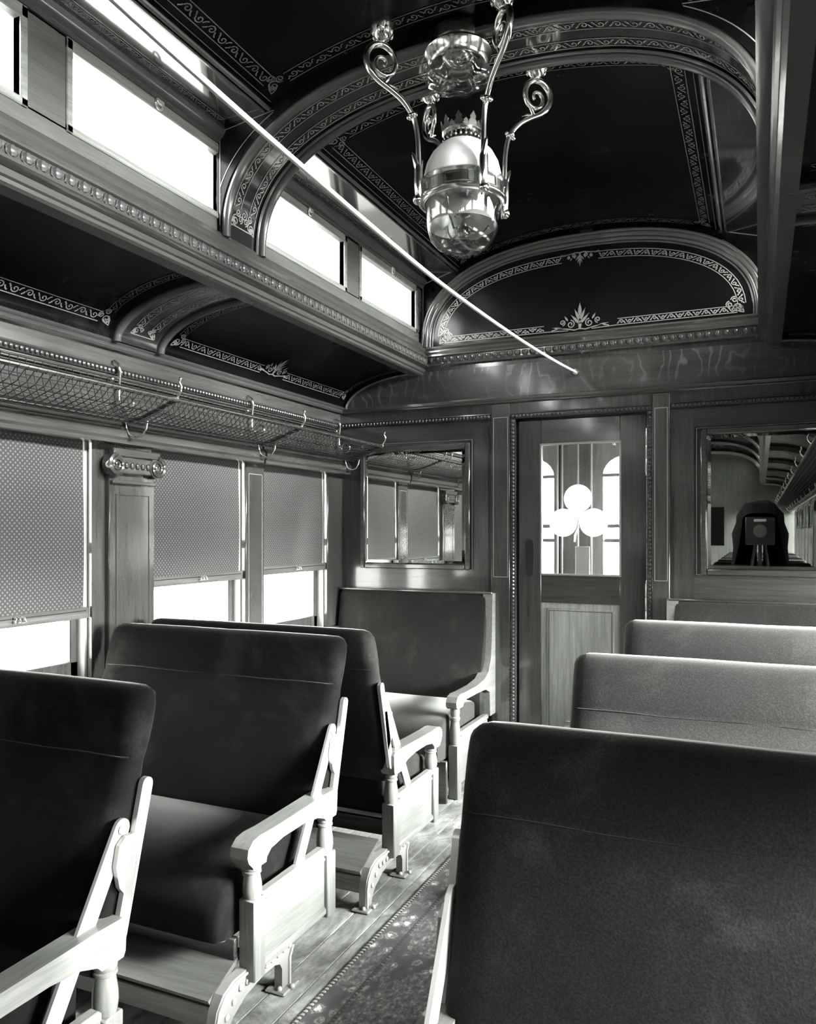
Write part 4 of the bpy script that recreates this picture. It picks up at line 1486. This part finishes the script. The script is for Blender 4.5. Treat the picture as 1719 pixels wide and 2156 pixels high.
# clear bowl with its cut foot
prof = [(.118, 2.470), (.117, 2.440), (.1155, 2.405), (.111, 2.372), (.100, 2.342), (.079, 2.320), (.046, 2.307), (.0, 2.303)]
MB().lathe([(r, lz(z)) for r, z in prof], n=48).lathe([(r*.965, lz(z+.003)) for r, z in prof], n=48).obj('glass_bowl', M['lampglass'], t, 60)
m = MB()
for k in range(14):
    a = 2*PI*k/14
    m.ball((.030*math.cos(a), .030*math.sin(a), lz(2.306)), .007, 6, 4, (1, 1, .5))
    m.ball((.058*math.cos(a+.2), .058*math.sin(a+.2), lz(2.3125)), .008, 6, 4, (1, 1, .5))
m.obj('cut_star_foot', M['lampglass'], t, 60, stuff=True)
bn = MB().lathe([(0, lz(2.352)), (.012, lz(2.354)), (.022, lz(2.362)), (.026, lz(2.378)), (.018, lz(2.388)), (.009, lz(2.396)), (.009, lz(2.412)), (.026, lz(2.418)), (.026, lz(2.426)), (.014, lz(2.432)), (0, lz(2.432))], n=24).obj('oil_burner', M['brass'], t, 40)
m = MB()
for k in range(3):
    a = 2*PI*k/3+.4
    m.tube([(.020*math.cos(a), .020*math.sin(a), lz(2.376)), (.06*math.cos(a), .06*math.sin(a), lz(2.362)), (.085*math.cos(a), .085*math.sin(a), lz(2.392)), (.100*math.cos(a), .100*math.sin(a), lz(2.44)), (.112*math.cos(a), .112*math.sin(a), lz(2.462))], .0035, 6)
m.obj('burner_spider', M['brass'], bn, 50)
MB().lathe([(.020, lz(2.424)), (.030, lz(2.440)), (.032, lz(2.458)), (.026, lz(2.490)), (.023, lz(2.54)), (.023, lz(2.66)), (.0215, lz(2.66)), (.0215, lz(2.54)), (.0245, lz(2.49)), (.0305, lz(2.458)), (.0285, lz(2.44)), (.018, lz(2.424))], n=24).obj('lamp_chimney', M['lampglass'], t, 60)
MB().lathe([(.036, lz(2.475)), (.060, lz(2.455)), (.090, lz(2.420)), (.108, lz(2.385)), (.1095, lz(2.386)), (.092, lz(2.422)), (.061, lz(2.458)), (.036, lz(2.479))], n=36).obj('silvered_reflector', M['silver'], t, 60)
# arms
rz_path = [(.143, 2.470), (.147, 2.520), (.150, 2.580), (.153, 2.640), (.163, 2.690), (.180, 2.722), (.206, 2.750), (.244, 2.774), (.284, 2.796), (.312, 2.826), (.320, 2.858), (.309, 2.886), (.286, 2.902), (.262, 2.903), (.240, 2.890), (.228, 2.866), (.228, 2.840), (.242, 2.818), (.264, 2.812), (.284, 2.822), (.291, 2.843), (.282, 2.861), (.266, 2.864), (.256, 2.852), (.262, 2.840)]
def smooth(p, n=3):
    for _ in range(n):
        q = [p[0]]
        for a, b in zip(p, p[1:]):
            q.append(tuple(a[i]*.75+b[i]*.25 for i in range(len(a))))
            q.append(tuple(a[i]*.25+b[i]*.75 for i in range(len(a))))
        q.append(p[-1])
        p = q
    return p
def spline(p, n=4):
    out = []
    for i in range(len(p)-1):
        a, b, c, d = p[max(i-1, 0)], p[i], p[i+1], p[min(i+2, len(p)-1)]
        for k in range(n):
            u = k/n
            out.append(tuple(.5*(2*b[j]+(c[j]-a[j])*u+(2*a[j]-5*b[j]+4*c[j]-d[j])*u*u+(3*b[j]-a[j]-3*c[j]+d[j])*u**3) for j in range(len(b))))
    out.append(p[-1])
    return out
sp_ = spline(rz_path, 4)
for k in range(4):
    a = math.radians(45+90*k)
    ca, sa = math.cos(a), math.sin(a)
    def P3(r, z, off=0): return (r*ca-off*sa, r*sa+off*ca, lz(z))
    pts = [P3(r, z) for r, z in sp_]
    n = len(pts)
    rr = []
    for i in range(n):
        f = i/(n-1)
        rr.append(.0085 if f < .35 else .0105 if f < .50 else .0105-(f-.5)/.5*.0060)
    m = MB().tube(pts, rr, 10)
    arm = m.obj('lamp_arm', M['brass'], t, 60)
    m = MB()                                             # collar, clip, leaves
    m.ball(P3(.171, 2.704), .015, 10, 6, (1, 1, .7))
    for d in (-1, 1):
        m.ball(P3(.171+d*.012, 2.704-d*.006), .007, 7, 5)
        m.ball(P3(.171, 2.704, d*.014), .007, 7, 5)
    m.ball(P3(.152, 2.448), .016, 10, 7)
    m.tube([P3(.140, 2.430), P3(.148, 2.455), P3(.150, 2.50), P3(.150, 2.545), P3(.160, 2.572)], [.004, .013, .015, .014, .003], 8)
    m.tube([P3(.150, 2.53), P3(.156, 2.555), P3(.168, 2.585), P3(.172, 2.592)], [.010, .010, .006, .001], 7)
    m.tube([P3(.150, 2.53), P3(.143, 2.555), P3(.136, 2.575)], [.010, .008, .001], 7)
    m.tube([P3(.262, 2.784), P3(.254, 2.800), P3(.238, 2.826)], [.003, .008, .004], 7)
    m.tube([P3(.262, 2.784), P3(.232, 2.784), P3(.215, 2.776)], [.006, .004, .001], 6)
    m.obj('leaf_mount', M['brass'], arm, 60, stuff=True)
    xc, yc = .268*ca, .268*sa
    m = MB().lathe([(.006, lz(2.900)), (.010, lz(2.906)), (.008, lz(2.912)), (.020, lz(2.918)), (.031, lz(2.932)), (.036, lz(2.952)), (.036, lz(2.958)), (.030, lz(2.962)), (.028, lz(2.985)), (0, lz(2.985))], (xc, yc, 0), 20)
    for q in range(8):
        aa = 2*PI*q/8
        m.ball((xc+.029*math.cos(aa), yc+.029*math.sin(aa), lz(2.940)), .009, 6, 4, (.8, .8, 1.8))
    m.obj('ceiling_rosette', M['brass'], arm, 50)

# smoke bell under the ceiling
t = thing('smoke_bell', 'glass and brass smoke bell on the ceiling above the oil lamp', 'smoke bell', (-.006, 2.300, 0))
MB().lathe([(0, Z(2.978)), (.075, Z(2.975)), (.080, Z(2.95)), (.078, Z(2.935)), (0, Z(2.93))], n=32).obj('bell_mount', M['brass_dark'], t, 40)
MB().lathe([(.070, Z(2.940)), (.080, Z(2.916)), (.101, Z(2.914)), (.104, Z(2.908)), (.100, Z(2.902)), (.095, Z(2.884)), (.091, Z(2.872)), (.087, Z(2.868)), (.081, Z(2.872)), (.083, Z(2.90)), (.070, Z(2.940))], n=40).obj('bell_ring', M['brass'], t, 40)
rows = []
for r, z in ((.078, 2.874), (.082, 2.860), (.096, 2.847), (.101, 2.834), (.092, 2.818), (.066, 2.807), (.040, 2.803), (.001, 2.803)):
    rows.append([(r*(1+.075*math.cos(8*2*PI*k/64)*(r > .05))*math.cos(2*PI*k/64), r*(1+.075*math.cos(8*2*PI*k/64)*(r > .05))*math.sin(2*PI*k/64), Z(z)) for k in range(64)])
MB().grid(rows, True).obj('fluted_bell_glass', M['bellglass'], t, 60)
MB().lathe([(0, Z(2.9)), (.05, Z(2.895)), (.045, Z(2.888)), (.015, Z(2.87)), (0, Z(2.868))], n=24).obj('bell_core', M['brass'], t, 40)

# ------------------------------------------------------------------ bell cord
t = thing('bell_cord', 'pale signal cord running under the ceiling to the bulkhead above the door', 'cord', (0, 0, 0))
p = [(-.02, E-.012, Z(2.246)), (-.02, 3.6, Z(2.212)), (-.02, 3.0, Z(2.182)), (-.02, 2.4, Z(2.165)), (-.02, 1.98, Z(2.164)), (-.02, 1.39, Z(2.182)), (-.02, 1.0, Z(2.200)), (-.02, .65, Z(2.225))]
MB().tube(spline(p, 5), .0062, 8).obj('cord', M['cord'], t, 60)
p2 = [(-.02, .65, Z(2.225)), (-.02, -1.5, Z(2.16)), (-.02, -4, Z(2.16)), (-.02, YR, Z(2.24))]
MB().tube(spline(p2, 5), .0062, 8).obj('cord', M['cord'], t, 60)
MB().lathe([(.007, E-.030), (.015, E-.030), (.018, E-.024), (.018, E-.008), (.008, E-.008), (.007, E-.030)], (-.019, 0, Z(2.246)), 16, 'y').obj('cord_ferrule', M['brass'], t, 40)
MB().tube([(-.02, .65, Z(2.235)), (-.02, .65, Z(2.93))], .006, 8).tube([(-.02+.016*math.cos(a), .65, Z(2.222)+.016*math.sin(a)) for a in [2*PI*i/14 for i in range(15)]], .004, 6).obj('cord_hanger', M['brass'], t, 50)

# ------------------------------------------------------------------ the photographer's camera (in the mirror)
t = thing('view_camera', 'box camera on a tripod under a black cloth, reflected in the right mirror', 'camera', (CX, -.16, 0))
def mv(x, y, z): return (x, y, z)
MB().box(-.13, .13, -.20, .05, 1.15, 1.42, .008).obj('camera_body', M['black_paint'], t)
m = MB().lathe([(.055, .05), (.055, .085), (.062, .09), (.062, .110), (.040, .110), (.040, .09), (0, .09)], (0, 0, 1.285), 24, 'y')
m.obj('lens_barrel', M['brass_dark'], t, 40)
MB().box(-.055, .055, .05, .056, 1.375, 1.40, .002).obj('name_plate', M['label_white'], t)
rows = []
for yy, hw, zt, zb in ((.02, .16, 1.46, 1.36), (-.10, .20, 1.50, 1.16), (-.25, .24, 1.56, .98), (-.45, .27, 1.60, .82), (-.62, .25, 1.54, .78), (-.72, .14, 1.40, .80)):
    r = []
    for i in range(17):
        a = PI*i/16
        c, sn = math.cos(a), math.sin(a)
        wob = 1+.05*math.sin(i*3.1+yy*9)
        x = hw*(abs(c)**.7)*(1 if c > 0 else -1)*wob
        r.append((x, yy, zb+(zt-zb)*sn**.6*(1+.01*math.sin(i*2+yy*14)) if 0 < i < 16 else zb-.03*math.sin(i+yy*7)))
    rows.append(r)
m = MB().grid(rows)
e = rows[-1]
m.grid([e, [(x*.2, y-.02, z*.6+.45) for x, y, z in e]])
m.obj('focusing_cloth', M['black_cloth'], t, 60)
for a in (90, 215, 325):
    ca, sa = math.cos(math.radians(a)), math.sin(math.radians(a))
    d = .20 if a == 90 else .30
    MB().tube([(.05*ca, -.08+.05*sa, 1.15), (d*ca*.9, -.08+d*sa*.9, .0)], [.018, .010], 8).obj('tripod_leg', M['black_paint'], t)
